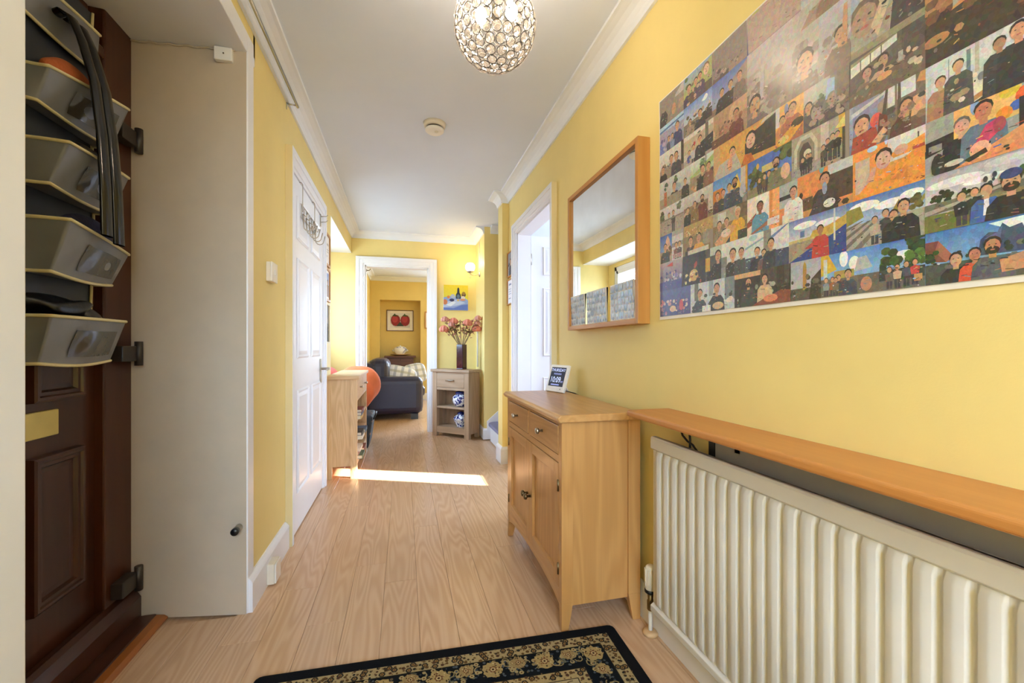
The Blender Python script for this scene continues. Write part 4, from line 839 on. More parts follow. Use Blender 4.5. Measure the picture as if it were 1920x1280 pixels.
# ---- shelf above the radiator
t = thing('radiator_shelf', 'long orange-brown wooden shelf above the radiator', 'shelf', (.82, .5, .79))
obj('board', MB().prism([(.738, .797), (.742, .793), (.90, .793), (.90, .8155), (.742, .8155), (.738, .811)], 'y', -.35, 1.315), M['beech'], t, bevel=.003)
for y in (.12, .98): obj('bracket', MB().prism([(.90, .793), (.90, .735), (.893, .735), (.893, .786), (.78, .786), (.78, .793)], 'y', y, y + .02), M['whiteplastic'], t)

# ---- radiator
RX = .838; ry0, ry1, rz0, rz1 = -.1, 1.318, .112, .72
t = thing('radiator', 'white ribbed panel radiator under the shelf', 'radiator', (.86, .6, rz0))
pitch = .0423; body = MB(); pts = []
y = ry1
prof2 = []          # (y, depth) ribbed section
n = int((ry1 - ry0 - .03) / pitch)
body.box(RX + .004, ry0, rz0, RX + .012, ry1, rz1)
obj('body', body, M['radiator'], t)
ribs = []
zt = [rz0 + .030, rz0 + .045, rz1 - .062, rz1 - .047]
sec = [(0, .0), (.07, .0), (.10, .0012), (.17, .0068), (.21, .0080), (.44, .0096), (.50, .0102), (.56, .0096), (.79, .0080), (.83, .0068), (.90, .0012), (.93, 0), (1, 0)]
rb = MB()
for j, z in enumerate(zt): pass
def rib_mesh():
    b = MB(); rows = []
    for z, k in ((zt[0], 0), (zt[1], 1), (zt[2], 1), (zt[3], 0)):
        rows.append([b.bm.verts.new((RX + .0032 - d * k, -u * pitch, z)) for u, d in sec])
    for A, B in zip(rows, rows[1:]):
        for i in range(len(sec) - 1): b._face([A[i], A[i+1], B[i+1], B[i]], True)
    return b.mesh('rib')
rm = rib_mesh(); rm.materials.append(M['radiator'])
for i in range(n):
    o = link(bpy.data.objects.new('rib', rm), t); o.location = (0, ry1 - .016 - i * pitch, 0)
mb = MB(); mb.prism([(RX + .012, rz1), (RX - .004, rz1), (RX - .008, rz1 - .006), (RX - .008, rz1 - .040), (RX + .004, rz1 - .048)], 'y', ry0, ry1)
obj('top_rail', mb, M['radiator'], t, bevel=.002)
mb = MB(); mb.prism([(RX + .012, rz0), (RX - .004, rz0), (RX - .008, rz0 + .006), (RX - .008, rz0 + .024), (RX + .004, rz0 + .032)], 'y', ry0, ry1)
obj('bottom_rail', mb, M['radiator'], t, bevel=.002)
obj('top_seam', MB().box(RX + .012, ry0, rz1 - .012, RX + .018, ry1, rz1 - .004), M['radiator'], t)
for y in (.2, 1.0): obj('wall_bracket', MB().box(RX + .012, y, .25, XR, y + .03, .62), M['radiator'], t)
v = thing('radiator_valve', 'cream thermostatic radiator valve on its white pipe', 'valve', (.862, 1.366, 0))
vx, vy = .858, 1.362
obj('head', MB().lathe([(.016, .16), (.019, .165), (.02, .205), (.018, .24), (.012, .246), (0, .247)], (vx, vy, 0), 20), M['oldplastic'], v)
for k in range(10):
    a = 2 * math.pi * k / 10; obj('grip_rib', MB().box(vx + .0195 * math.cos(a) - .0015, vy + .0195 * math.sin(a) - .0015, .175, vx + .0195 * math.cos(a) + .0015, vy + .0195 * math.sin(a) + .0015, .235), M['oldplastic'], v)
obj('collar', MB().lathe([(.016, .148), (.021, .152), (.021, .16), (.015, .163)], (vx, vy, 0), 18), M['black'], v)
obj('body', MB().lathe([(.008, .085), (.012, .09), (.012, .12), (.009, .125), (.011, .148)], (vx, vy, 0), 14).tube([(vx, vy, .115), (vx, 1.318, .125)], .009), M['bronze'], v)
obj('pipe', MB().tube([(vx, vy, .0), (vx, vy, .09)], .0075, 12), M['whiteplastic'], v)
obj('pipe_collar', MB().lathe([(.027, .0), (.027, .008), (.02, .014), (.008, .016)], (vx, vy, 0), 24), M['trimwood'] if False else M['ash_x'], v)
tag(obj('reflector_board', MB().box(.893, -.1, .15, .8985, 1.075, .775), M['foil']), 'grey board on the wall behind the radiator', 'board')
tag(obj('board_edging', MB().box(.890, 1.075, .15, .8985, 1.10, .785), M['black']), 'narrow black upright strip behind the radiator', 'strip')
tag(obj('power_cable', MB().tube([(.885, 1.225, .79), (.882, 1.225, .765), (.88, 1.21, .742), (.88, 1.185, .728), (.88, 1.16, .722), (.88, 1.13, .70), (.88, 1.115, .66), (.88, 1.11, .5), (.88, 1.16, .42), (.88, 1.185, .5), (.88, 1.175, .68), (.88, 1.172, .735), (.882, 1.18, .765), (.885, 1.192, .79)], .0035, 8), M['black']), 'looped black cable behind the radiator under the shelf', 'cable')

# ---- sideboard
t = thing('sideboard', 'small oak sideboard with two drawers and two cupboard doors', 'sideboard', (.71, 1.86, 0))
fx, bx_, sy0, sy1 = .552, .870, 1.448, 2.272; ST = .785
# legs as tapered posts at the corners
def leg(x0, x1, y0, y1, tx, ty):
    z = .10; a = .018
    return MB().hexa([(x0 + (a if tx < 0 else 0), y0 + (a if ty < 0 else 0), 0), (x1 - (a if tx > 0 else 0), y0 + (a if ty < 0 else 0), 0), (x1 - (a if tx > 0 else 0), y1 - (a if ty > 0 else 0), 0), (x0 + (a if tx < 0 else 0), y1 - (a if ty > 0 else 0), 0),
                      (x0, y0, z), (x1, y0, z), (x1, y1, z), (x0, y1, z)]).box(x0, y0, z, x1, y1, .757)
for x0, x1, tx in ((fx, fx + .045, 1), (bx_ - .05, bx_, -1)):
    for y0, y1, ty in ((sy0, sy0 + .032, 1), (sy1 - .032, sy1, -1)): obj('leg', leg(x0, x1, y0, y1, tx, ty), M['oak_v'], t, bevel=.0015)
for y0, y1 in ((sy0 + .009, sy0 + .022), (sy1 - .022, sy1 - .009)): obj('side_panel', MB().box(fx + .045, y0, .085, bx_ - .05, y1, .757), M['oak_v'], t)
obj('back_panel', MB().box(bx_ - .02, sy0 + .03, .085, bx_ - .012, sy1 - .03, .757), M['oak'], t)
obj('bottom_panel', MB().box(fx + .02, sy0 + .022, .13, bx_ - .02, sy1 - .022, .145), M['oak'], t)
tp = MB(); a, b = .028, .012
tp.prism([(fx - .018, .766), (fx - .012, .757), (bx_, .757), (bx_, ST), (fx - .010, ST), (fx - .014, ST - .006), (fx - .022, ST - .010)], 'y', sy0 - .016, sy1 + .016)
obj('top', tp, M['oak'], t, bevel=.004, seg=3)
obj('top_rail', MB().box(fx + .002, sy0 + .032, .742, fx + .022, sy1 - .032, .757), M['oak'], t)
obj('mid_rail', MB().box(fx + .002, sy0 + .032, .604, fx + .022, sy1 - .032, .630), M['oak'], t)
ym = (sy0 + sy1) / 2
obj('centre_stile', MB().box(fx + .002, ym - .013, .63, fx + .022, ym + .013, .742), M['oak_v'], t)
ap = [(sy0 + .032, .145), (sy0 + .032, .085)] + [(sy0 + .032 + (sy1 - sy0 - .064) * k / 14, .085 + .036 * math.sin(math.pi * k / 14) ** .6) for k in range(1, 14)] + [(sy1 - .032, .085), (sy1 - .032, .145)]
obj('apron', MB().prism(ap, 'x', fx + .002, fx + .022), M['oak'], t)
def knob(x, y, z, r, m, parent):
    obj('knob', MB().lathe([(r * .45, 0), (r * .4, -.012), (r * .55, -.016), (r, -.020), (r * 1.02, -.026), (r * .8, -.031), (0, -.033)], (x, y, z), 16, 'x'), M[m], parent)
for y0, y1, ky in ((sy0 + .034, ym - .015, None), (ym + .015, sy1 - .034, None)):
    d = obj('drawer', MB().box(fx - .001, y0 + .0015, .634, fx + .02, y1 - .0015, .7385), M['oak'], t, bevel=.0015)
    knob(fx, (y0 + y1) / 2, .687, .0125, 'nickel', d)
for y0, y1, ky, hy in ((sy0 + .034, ym - .001, ym - .022, sy0 + .030), (ym + .001, sy1 - .034, ym + .022, sy1 - .030)):
    s = .045
    d = obj('door', MB().box(fx + .0125, y0 + s, .148 + s, fx + .018, y1 - s, .601 - s), M['oak_v'], t)
    obj('door_rail', MB().box(fx, y0 + s, .148, fx + .02, y1 - s, .148 + s), M['oak'], d, bevel=.001)
    obj('door_rail', MB().box(fx, y0 + s, .601 - s, fx + .02, y1 - s, .601), M['oak'], d, bevel=.001)
    obj('door_stile', MB().box(fx, y0, .148, fx + .02, y0 + s, .601), M['oak_v'], d, bevel=.001)
    obj('door_stile', MB().box(fx, y1 - s, .148, fx + .02, y1, .601), M['oak_v'], d, bevel=.001)
    knob(fx, ky, .360, .0135, 'bronze', d)
    for z in (.215, .52): obj('hinge', MB().lathe([(.0042, z - .021), (.0042, z + .021)], (fx - .001, hy + (.003 if hy < ym else -.003), 0), 10), M['bronze'], d)

# ---- digital clock on the sideboard
t = thing('digital_clock', 'white-framed digital calendar clock reading THURSDAY 10:09 on the sideboard', 'clock', (.783, 2.172, ST), R(-73))
# local: x along the width (viewer's left to right), y away from the viewer, z up; leaning back
ang = R(17)
def lean(x, d, z): return (x, d * math.cos(ang) + z * math.sin(ang), z * math.cos(ang) - d * math.sin(ang) + .004)
def slab(x0, x1, d0, d1, z0, z1): return MB().hexa([lean(x0, d0, z0), lean(x1, d0, z0), lean(x1, d1, z0), lean(x0, d1, z0), lean(x0, d0, z1), lean(x1, d0, z1), lean(x1, d1, z1), lean(x0, d1, z1)])
cw, ch = .158, .150
obj('case', slab(-cw / 2, cw / 2, 0, .016, 0, ch), M['whiteplastic'], t, False, .004)
obj('screen', slab(-cw / 2 + .016, cw / 2 - .016, -.001, .002, .030, ch - .015), M['screen'], t, False)
obj('stand', MB().hexa([(-.03, .075, 0), (.03, .075, 0), (.03, .08, 0), (-.03, .08, 0), (-.03, .03, .085), (.03, .03, .085), (.03, .035, .085), (-.03, .035, .085)]), M['whiteplastic'], t, False)
M['led'] = emit('clock_digits', 'B8C4F0', 0.35); M['led2'] = emit('clock_small_text', '8C98D8', 0.3)
def text(s, size, x, z, m, sx=1.0):
    c = bpy.data.curves.new('display_text', 'FONT'); c.body = s; c.size = size; c.align_x = 'CENTER'; c.extrude = .0002; c.materials.append(m)
    tmp = bpy.data.objects.new('tmp', c); COL.objects.link(tmp); bpy.context.view_layer.update(); me = bpy.data.meshes.new_from_object(tmp.evaluated_get(bpy.context.evaluated_depsgraph_get())); bpy.data.objects.remove(tmp)
    if not me.materials: me.materials.append(m)
    o = link(bpy.data.objects.new('display_text', me), t, False); o.location = lean(x, -.0016, z); o.rotation_euler = (R(90) - ang, 0, 0); o.scale = (sx, 1, 1)
text('THURSDAY', .0235, 0, ch - .038, M['led'], 1.0)
text('MORNING', .0125, 0, ch - .056, M['led2'], 1.1)
text('10:09', .044, -.009, .052, M['led'], .95)
text('AM', .014, .047, .052, M['led2'])
obj('date_bar', slab(-.04, .03, -.0016, -.001, .036, .042), M['led2'], t, False)
tag(obj('clock_cable', MB().tube([(.80, 2.13, ST + .02), (.83, 2.10, ST + .012), (.86, 2.07, ST + .004), (.885, 2.03, ST - .01), (.885, 2.02, ST - .2)], .0025, 6), M['black']), 'thin black cable trailing from the clock to the wall', 'cable')

# ---- rug
rc = thing('patterned_rug', 'black-bordered oriental rug with cream floral bands on the laminate', 'rug', (.1205, .61, 0), R(-2.0))
RW, RL = 1.185, 1.68            # local x -RW/2..RW/2, y -RL/2..RL/2
def rnd_rect(w, l, r):
    p = []
    for cx, cy, a0 in ((w / 2 - r, l / 2 - r, 0), (-w / 2 + r, l / 2 - r, 90), (-w / 2 + r, -l / 2 + r, 180), (w / 2 - r, -l / 2 + r, 270)):
        p += [(cx + r * math.cos(R(a0 + d)), cy + r * math.sin(R(a0 + d))) for d in (0, 30, 60, 90)]
    return p
M['rugblack'] = plain('black_wool', '141519', 1.0, bump=.7, bscale=400, spec=.1)
obj('pile', MB().prism(rnd_rect(RW, RL, .022), 'z', .001, .013), M['rugblack'], rc, False, .004)
pr = Print(lambda u, v, k: ((u - .5) * RW, (v - .5) * RL, .0132 + k), RW, RL, 1.2e-6)
def ringrect(d, c):
    pr.rect(d / RW, d / RL, 1 - d / RW, 1 - d / RL, c)
BE, NA = 'B8A276', '1A1D22'
ringrect(.042, BE); ringrect(.084, '2a2620'); ringrect(.0875, NA); ringrect(.176, '2a2620'); ringrect(.1795, 'BEA574'); ringrect(.214, '352c24'); ringrect(.217, 'C0AC84')
rn = random.Random(11)
def mm(x, y): return (x / RW, y / RL)
def dot(x, y, r, c, n=7): 
    u, v = mm(x, y); pr.poly([(u + r / RW * math.cos(6.283 * i / n), v + r / RL * math.sin(6.283 * i / n)) for i in range(n)], c)
def bloom(x, y, r, c1='C2A26A', c2='7A4A30', pet=12):
    u, v = mm(x, y); ph = rn.uniform(0, 1); jt = [rn.uniform(.86, 1.05) for _ in range(2 * pet)]
    pr.poly([(u + r * j * (1 if i % 2 else .88) / RW * math.cos(ph + math.pi * i / pet), v + r * j * (1 if i % 2 else .88) / RL * math.sin(ph + math.pi * i / pet)) for i, j in enumerate(jt)], c1)
    for i in range(26):
        a, d = rn.uniform(0, 6.28), r * rn.uniform(.35, .9); dot(x + d * math.cos(a), y + d * math.sin(a), r * rn.uniform(.05, .10), rn.choice(['8a5c3c', '3a2c24', 'd2bc8c', '6a4030', '9c8050', '2c2824']), 5)
    pr.poly([(u + r * .42 * (1 if i % 2 else .7) / RW * math.cos(math.pi * i / 7), v + r * .42 * (1 if i % 2 else .7) / RL * math.sin(math.pi * i / 7)) for i in range(14)], '7a5238')
    dot(x, y, r * .24, 'CDB684'); dot(x, y, r * .12, '4a2c20', 6)
def vine(x, y, a, s, c):
    pts = [(x + s * (.9 - .08 * i) * math.cos(a + .55 * i), y + s * (.9 - .08 * i) * math.sin(a + .55 * i)) for i in range(8)]
    w = .0035
    for (x0, y0), (x1, y1) in zip(pts, pts[1:]):
        d = math.hypot(x1 - x0, y1 - y0) + 1e-9; nx, ny = -(y1 - y0) / d * w / 2, (x1 - x0) / d * w / 2
        pr.poly([mm(x0 + nx, y0 + ny), mm(x1 + nx, y1 + ny), mm(x1 - nx, y1 - ny), mm(x0 - nx, y0 - ny)], c)
    dot(*pts[-1], .006, c, 6)
def along(d, n_w, n_l, fn):
    for i in range(n_w):
        x = d + (RW - 2 * d) * i / (n_w - 1); fn(x, d, i); fn(x, RL - d, i + 1)
    for i in range(1, n_l - 1):
        y = d + (RL - 2 * d) * i / (n_l - 1); fn(d, y, i); fn(RW - d, y, i + 1)
def small(x, y, i):
    c = rn.choice(['4a3c2c', '5c4030', '2c2c28', '6c5030'])
    if i % 4 == 0:
        dot(x, y, .011, '3a342c', 6); dot(x, y, .006, 'a8804c', 5); dot(x, y, .0025, '2a2018', 5)
    else:
        dot(x + rn.uniform(-.006, .006), y + rn.uniform(-.008, .008), rn.uniform(.004, .007), c, 5); dot(x + rn.uniform(-.012, .012), y + rn.uniform(-.012, .012), .003, '7a6040', 5)
along(.052, 60, 84, small); along(.064, 46, 66, small); along(.076, 52, 74, small); along(.190, 40, 60, small); along(.203, 36, 54, small)
def fill(x, y, i):
    for _ in range(9): dot(x + rn.uniform(-.03, .03), y + rn.uniform(-.036, .036), rn.uniform(.0025, .006), rn.choice(['4a525c', '5c6468', '3c444c', '6a5c48', '545c66']), 5)
    for _ in range(2): vine(x + rn.uniform(-.025, .025), y + rn.uniform(-.028, .028), rn.uniform(0, 6.28), rn.uniform(.012, .022), rn.choice(['A89468', '9c8a60', 'B49E70', '6c6c5c']))
    for _ in range(2):
        px, py = x + rn.uniform(-.035, .035), y + rn.uniform(-.036, .036)
        dot(px, py, .0085, 'B8A272', 6); dot(px, py, .003, '6a4030', 5)
along(.132, 34, 48, fill)
def big(x, y, i): bloom(x, y + (.006 if i % 2 else -.006), .036 if i % 2 == 0 else .026, 'B59B68' if i % 2 == 0 else 'A98F62')
along(.132, 12, 18, big)
for _ in range(260):
    x, y = rn.uniform(.25, RW - .25), rn.uniform(.25, RL - .25)
    if rn.random() < .25: bloom(x, y, rn.uniform(.02, .034), 'A88858', pet=8)
    else: vine(x, y, rn.uniform(0, 6.28), .03, rn.choice(['6c5c40', '8c5038', '40484c']))
me = pr.mesh('woven_pattern'); me.materials.append(M['pile']); link(bpy.data.objects.new('woven_pattern', me), rc, False)
# ---- hanging organiser on the front door
t = thing('door_organiser', 'grey hanging door organiser with cream-piped pockets on the front door', 'organiser', (-1.0, 1.5, .97))
OY0, OY1 = 1.30, 1.690; OX = -.998
obj('backing', MB().grid(lambda u, v: (OX + .006 + .004 * math.sin(9 * v + 4 * u), OY0 + (OY1 - OY0) * u, 1.0 + 1.12 * v), 6, 20), M['backing'], t)
for y in (OY0, OY1): obj('edge_piping', MB().tube([(OX + .01 + .004 * math.sin(9 * v + (4 if y == OY1 else 0)), y, 1.0 + 1.12 * v) for v in [k / 20 for k in range(21)]], .0045, 6), M['piping'], t)
PK = [(.985, 1.113, 1.113, .075, .092), (1.232, 1.372, 1.336, .118, .100), (1.466, 1.580, 1.590, .115, .100), (1.684, 1.778, 1.818, .070, .100), (1.925, 2.03, 2.05, .012, .02)]
NY, FYY = 1.392, 1.690
def pocket_pt(u, v, z0, za, zb, an, af, ph):
    kn, kf = .62 + .38 * v, .52 + .48 * v
    if u < .25:
        q = u / .25; y = NY + .012 * q + .006 * math.sin(math.pi * q) * math.sin(3 * v + ph); d = an * kn * q; s_ = 0
    elif u < .9:
        q = (u - .25) / .65; y = NY + .012 + (FYY - NY - .014) * q
        d = an * kn + (af * kf - an * kn) * q + .012 * math.sin(math.pi * q) * (.4 + .6 * math.sin(math.pi * v)) - .012 * math.exp(-((q - .25 - .25 * v) / .12) ** 2) * math.sin(math.pi * v); s_ = q
    else:
        q = (u - .9) / .1; y = FYY - .002 * (1 - q); d = af * kf * (1 - q); s_ = 1
    zt = za + (zb - za) * s_
    return (OX + .012 + d, y, z0 + (zt - z0) * v - (.010 * math.sin(math.pi * s_) * (1 - v) if .25 <= u < .9 else 0))
for i, (z0, za, zb, an, af) in enumerate(PK):
    f = lambda u, v, z0=z0, za=za, zb=zb, an=an, af=af, i=i: pocket_pt(u, v, z0, za, zb, an, af, i * 1.3)
    pk = obj('pocket', MB().grid(f, 60, 10), M['pocket'], t)
    obj('pocket_base', MB().grid(lambda u, v: tuple(Vector(f(u, 0)) * v + Vector((OX + .012, f(u, 0)[1], z0)) * (1 - v)), 60, 2), M['pocket'], pk)
    for v in (0.0, 1.0): obj('piping', MB().tube([Vector(f(k / 60, v)) + Vector((.001, 0, 0)) for k in range(61)], .0048, 6), M['piping'], pk)
    if i == 4: continue
    g = lambda u, v: tuple(Vector(f(.45 + .38 * u, .18 + .56 * v)) + Vector((.0026 + .004 * math.sin(5 * u + i) * math.sin(math.pi * v) * math.sin(math.pi * u), 0, 0)))
    obj('clear_window', MB().grid(g, 14, 8), M['winfilm'], pk)

def blob(name, c, r, m, label, cat, seed, amp=.18, pleat=0):
    rn = random.Random(seed); ks = [(Vector((rn.gauss(0, 1), rn.gauss(0, 1), rn.gauss(0, 1))) * 2.2, rn.uniform(0, 6.28)) for _ in range(7)]
    w = lambda p: 1 + amp * sum(math.sin(k.dot(p) + q) for k, q in ks) / 3.2 + pleat * math.sin(9 * math.atan2(p.y, p.x) + 4 * p.z + seed) * (1 - abs(p.z))
    return tag(obj(name, MB().sphere(c, r, 44, 24, w), m), label, cat)
blob('fleece_hat', (-.945, 1.535, 1.80), (.034, .11, .05), M['fur'], 'rust-orange fleece hat in a door organiser pocket', 'hat', 3, .08)
blob('black_pouch', (-.935, 1.59, 1.61), (.038, .085, .034), M['blackcloth'], 'black nylon pouch behind the hanging straps', 'pouch', 5, .22)
blob('knitted_hat', (-.935, 1.57, 1.372), (.038, .108, .052), M['navyknit'], 'dark navy fleece hat in a door organiser pocket', 'hat', 8, .10)
blob('folded_rain_cape', (-.945, 1.53, 1.14), (.044, .125, .034), M['blackcloth'], 'crumpled black waterproof in the lowest organiser pocket', 'clothing', 12, .34)
t = thing('vinyl_strap', 'glossy black doubled strap draped over the door organiser', 'strap', (-.86, 1.5, 1.34))
def strap(ya, yb, zend):
    b = MB(); c = [(-1.0, 1.955), (-.985, 1.985), (-.957, 1.998), (-.93, 1.98), (-.905, 1.92), (-.872, 1.80), (-.853, 1.65), (-.842, 1.5), (-.836, zend)]
    pts = []
    for (x0, z0), (x1, z1) in zip(c, c[1:]):
        for k in range(4): pts.append((x0 + (x1 - x0) * k / 4, z0 + (z1 - z0) * k / 4))
    pts.append(c[-1])
    def f(u, v):
        q = min(len(pts) - 1, int(round(v * (len(pts) - 1)))); x, z = pts[q]; a = 2 * math.pi * u
        w = .0165 + .0075 * v
        return (x + .009 * math.sin(a), ya + (yb - ya) * v + w * math.cos(a), z)
    return b.grid(f, 14, len(pts) - 1)
obj('strap_end', strap(1.522, 1.492, 1.352), M['glossblack'], t); obj('strap_end', strap(1.556, 1.546, 1.338), M['glossblack'], t)
tag(obj('wire_hook', MB().tube([(-1.0, 1.63, 2.0), (-.985, 1.62, 1.998), (-.962, 1.60, 1.985), (-.955, 1.605, 1.972)], .003, 6), M['chrome']), 'small wire hook near the top of the front door', 'hook')

# ---- small fittings on the porch and left wall
def on_reveal(s): return (-.593 - .41 * s, 1.846 + .077 * s)
x, y = on_reveal(.05)
t = thing('door_stop', 'small black door stop on the cream lining board', 'door stop', (x, y, .337))
obj('stem', MB().lathe([(.013, .0), (.012, -.03), (.011, -.034)], (x, y, .337), 16, 'y'), M['nickel'], t); obj('buffer', MB().lathe([(.0135, -.032), (.014, -.05), (.012, -.054), (0, -.054)], (x, y, .337), 16, 'y'), M['black'], t)
x, y = on_reveal(.17)
t = thing('junction_box', 'small white cable junction box high in the porch', 'junction box', (x, y, 2.125))
obj('box', MB().box(x - .033, y - .022, 2.118, x + .028, y, 2.168), M['whiteplastic'], t, bevel=.003); obj('screw', MB().lathe([(.003, 0), (.003, -.0235), (0, -.0235)], (x, y, 2.143), 8, 'y'), M['bronze'], t)
cab = [(on_reveal(s)[0], on_reveal(s)[1] - .005, 2.165 + .022 * s + .003 * math.sin(40 * s)) for s in [k / 24 for k in range(2, 25)]]
tag(obj('bell_wire', MB().tube(cab, .0032, 6), M['cream']), 'thin cream wire running along the top of the porch lining', 'cable')
t = thing('skirting_socket', 'small boxy white cable outlet on the skirting by the porch', 'socket', (-.55, 2.12, 0))
obj('box', MB().box(XL + .02, 2.03, .008, XL + .05, 2.11, .094), M['oldplastic'], t, bevel=.003); obj('lid', MB().box(XL + .05, 2.032, .010, XL + .057, 2.108, .092), M['whiteplastic'], t, bevel=.003)
t = thing('light_switch', 'white light switch on the yellow wall beside the white door', 'switch', (XL, 2.17, 1.32))
obj('back_box', MB().box(XL, 2.093, 1.322, XL + .018, 2.179, 1.408), M['oldplastic'], t, bevel=.003); obj('plate', MB().box(XL + .018, 2.092, 1.321, XL + .025, 2.18, 1.409), M['whiteplastic'], t, bevel=.003); obj('rocker', MB().box(XL + .025, 2.129, 1.353, XL + .029, 2.143, 1.377), M['whiteplastic'], t, bevel=.0015)
t = thing('curtain_rail', 'slim chrome curtain rail high on the left wall', 'curtain rail', (-.54, 1.6, 2.29))
obj('rail', MB().tube([(-.538, .7, 2.286), (-.538, 2.445, 2.286)], .007, 10), M['chrome'], t)
for yy in (.95, 2.43):
    obj('bracket', MB().box(XL, yy - .006, 2.262, XL + .004, yy + .006, 2.318).tube([(XL, yy, 2.29), (-.538, yy, 2.286)], .0045, 8), M['chrome'], t)

# ---- over-door hooks
t = thing('over_door_rack', 'wire rack of coat hooks hung over the white door', 'hook rack', (-.6, 2.83, 1.74))
hx = -.560
def wire(name, pts, r=.0026): obj(name, MB().tube(pts, r, 6), M['nickel'], t)
for yy in (2.66, 3.0): wire('hanger', [(-.60, yy, 1.968), (-.567, yy, 1.968), (hx, yy, 1.958), (hx, yy, 1.80)])
wire('rail', [(hx, 2.62, 1.835), (hx, 3.04, 1.835)]); wire('rail', [(hx, 2.62, 1.765), (hx, 3.04, 1.765)])
for k in range(7): wire('spindle', [(hx, 2.63 + .0667 * k, 1.835), (hx, 2.63 + .0667 * k, 1.765)], .002)
for k in range(5):
    yy = 2.66 + .085 * k
    wire('hook', [(hx, yy, 1.79), (hx + .004, yy, 1.73)] + [(hx + .030 - .026 * math.cos(R(a)), yy, 1.722 - .028 * math.sin(R(a))) for a in range(0, 181, 30)] + [(hx + .062, yy, 1.75)], .003)
    wire('hook', [(hx, yy, 1.79), (hx + .018, yy, 1.775), (hx + .026, yy, 1.795)], .003)
t = thing('over_door_hook', 'single small metal hook at the far top corner of the white door', 'hook', (-.6, 3.27, 1.9))
obj('strip', MB().box(-.572, 3.262, 1.885, -.569, 3.278, 1.97).box(-.61, 3.262, 1.967, -.569, 3.278, 1.97), M['nickel'], t)
obj('prong', MB().tube([(-.569, 3.27, 1.955), (-.532, 3.27, 1.958), (-.524, 3.27, 1.968)], .003, 6).tube([(-.569, 3.27, 1.915), (-.537, 3.27, 1.918), (-.524, 3.27, 1.93)], .003, 6), M['nickel'], t)

# ---- picture frames
def wall_frame(name, label, side, y0, y1, z0, z1, m, fw, ops, mount=0, group=None, depth=.018):
    x0 = XL if side < 0 else XR; s = 1 if side < 0 else -1
    t = thing(name, label, 'picture', (x0, (y0 + y1) / 2, z0), group=group)
    for n_, a in (('frame_side', (y0, z0, y0 + fw, z1)), ('frame_side', (y1 - fw, z0, y1, z1)), ('frame_rail', (y0 + fw, z0, y1 - fw, z0 + fw)), ('frame_rail', (y0 + fw, z1 - fw, y1 - fw, z1))):
        obj(n_, MB().box(x0, a[0], a[1], x0 + s * depth, a[2], a[3]), M[m], t, bevel=.0015)
    obj('mount', MB().box(x0, y0 + fw, z0 + fw, x0 + s * depth * .5, y1 - fw, z1 - fw), M['paper'], t)
    a, b = y0 + fw + mount, y1 - fw - mount
    if s > 0: pl = lambda u, v, k: (x0 + depth * .5 + .0008 + k, a + (b - a) * u, z0 + fw + mount + (z1 - z0 - 2 * fw - 2 * mount) * v)
    else: pl = lambda u, v, k: (x0 - depth * .5 - .0008 - k, b + (a - b) * u, z0 + fw + mount + (z1 - z0 - 2 * fw - 2 * mount) * v)
    p = Print(pl, b - a, z1 - z0 - 2 * fw - 2 * mount, 2e-5); p.run(ops, 3); me = p.mesh('picture_print'); me.materials.append(M['matt_print']); link(bpy.data.objects.new('picture_print', me), t)
    return t
wall_frame('framed_certificate', 'uppermost light-wood framed picture beside the white door', -1, 3.46, 3.70, 1.66, 1.915, 'mirrorwood', .018, 'b eeeae6;r .1 .7 .9 .8 b8b0ac;r .1 .5 .9 .54 a8a4a0;r .1 .4 .9 .44 a8a4a0;r .1 .2 .6 .26 a8a4b0', .02)
wall_frame('framed_photograph', 'middle light-wood framed picture beside the white door', -1, 3.46, 3.70, 1.385, 1.645, 'mirrorwood', .018, 'g .5 1 b8c8dc 8898c8;r 0 0 1 .5 7c8478;m .4 .6 .12 505868;m .7 .6 .12 a89088', .02)
wall_frame('small_print', 'lowest picture beside the white door, in a pale frame', -1, 3.46, 3.66, 1.06, 1.365, 'edge_cream', .01, 'b 6c6860;r 0 .5 1 1 8c8884;m .5 .6 .14 403c38;x 10 a09c98 4c4844', .0)
wall_frame('framed_photograph', 'upper small framed photograph between the side doorway and stair nib', 1, 3.47, 3.66, 1.635, 1.852, 'mirrorwood', .010, 'b a8a8ac;r 0 .5 1 1 8c8c94;x 24 606068 c8c8cc 4c4c54 b0a8a8;m .5 .6 .12 50505c', .0)
wall_frame('framed_certificate', 'lower small framed certificate between the side doorway and stair nib', 1, 3.47, 3.66, 1.395, 1.615, 'mirrorwood', .010, 'b e8e8f0;r .2 .78 .8 .86 8890b0;r .15 .6 .85 .63 a8acc0;r .15 .5 .85 .53 a8acc0;r .15 .4 .85 .43 a8acc0;r .15 .2 .6 .24 9098b0', .0)

# ---- bookcase
t = thing('bookcase', 'low pale oak bookcase beside the white door', 'bookcase', (-.46, 3.99, 0))
bx0, bx1, by0, by1, bz = -.585, -.355, 3.545, 4.44, .802
def bk(n_, b, m, parent=t, bev=.0015): return obj(n_, MB().box(*b), M[m], parent, True, bev)
for y0, y1 in ((by0, by0 + .03), (by1 - .03, by1)):
    for x0, x1 in ((bx0, bx0 + .045), (bx1 - .05, bx1)):
        obj('leg', MB().box(x0, y0, 0, x1, y1, .775), M['ash_v'], t, bevel=.0015)
    obj('side_panel', MB().prism([(bx0 + .045, .095), (bx1 - .05, .095), (bx1 - .05, .775), (bx0 + .045, .775)], 'y', y0 + .006, y1 - .008), M['ash_v'], t)
obj('top', MB().box(bx0 - .002, by0 - .015, .775, bx1 + .015, by1 + .015, bz), M['ash_x'], t, bevel=.004)
bk('back_panel', (bx0 + .002, by0 + .03, .10, bx0 + .01, by1 - .03, .775), 'ash_v')
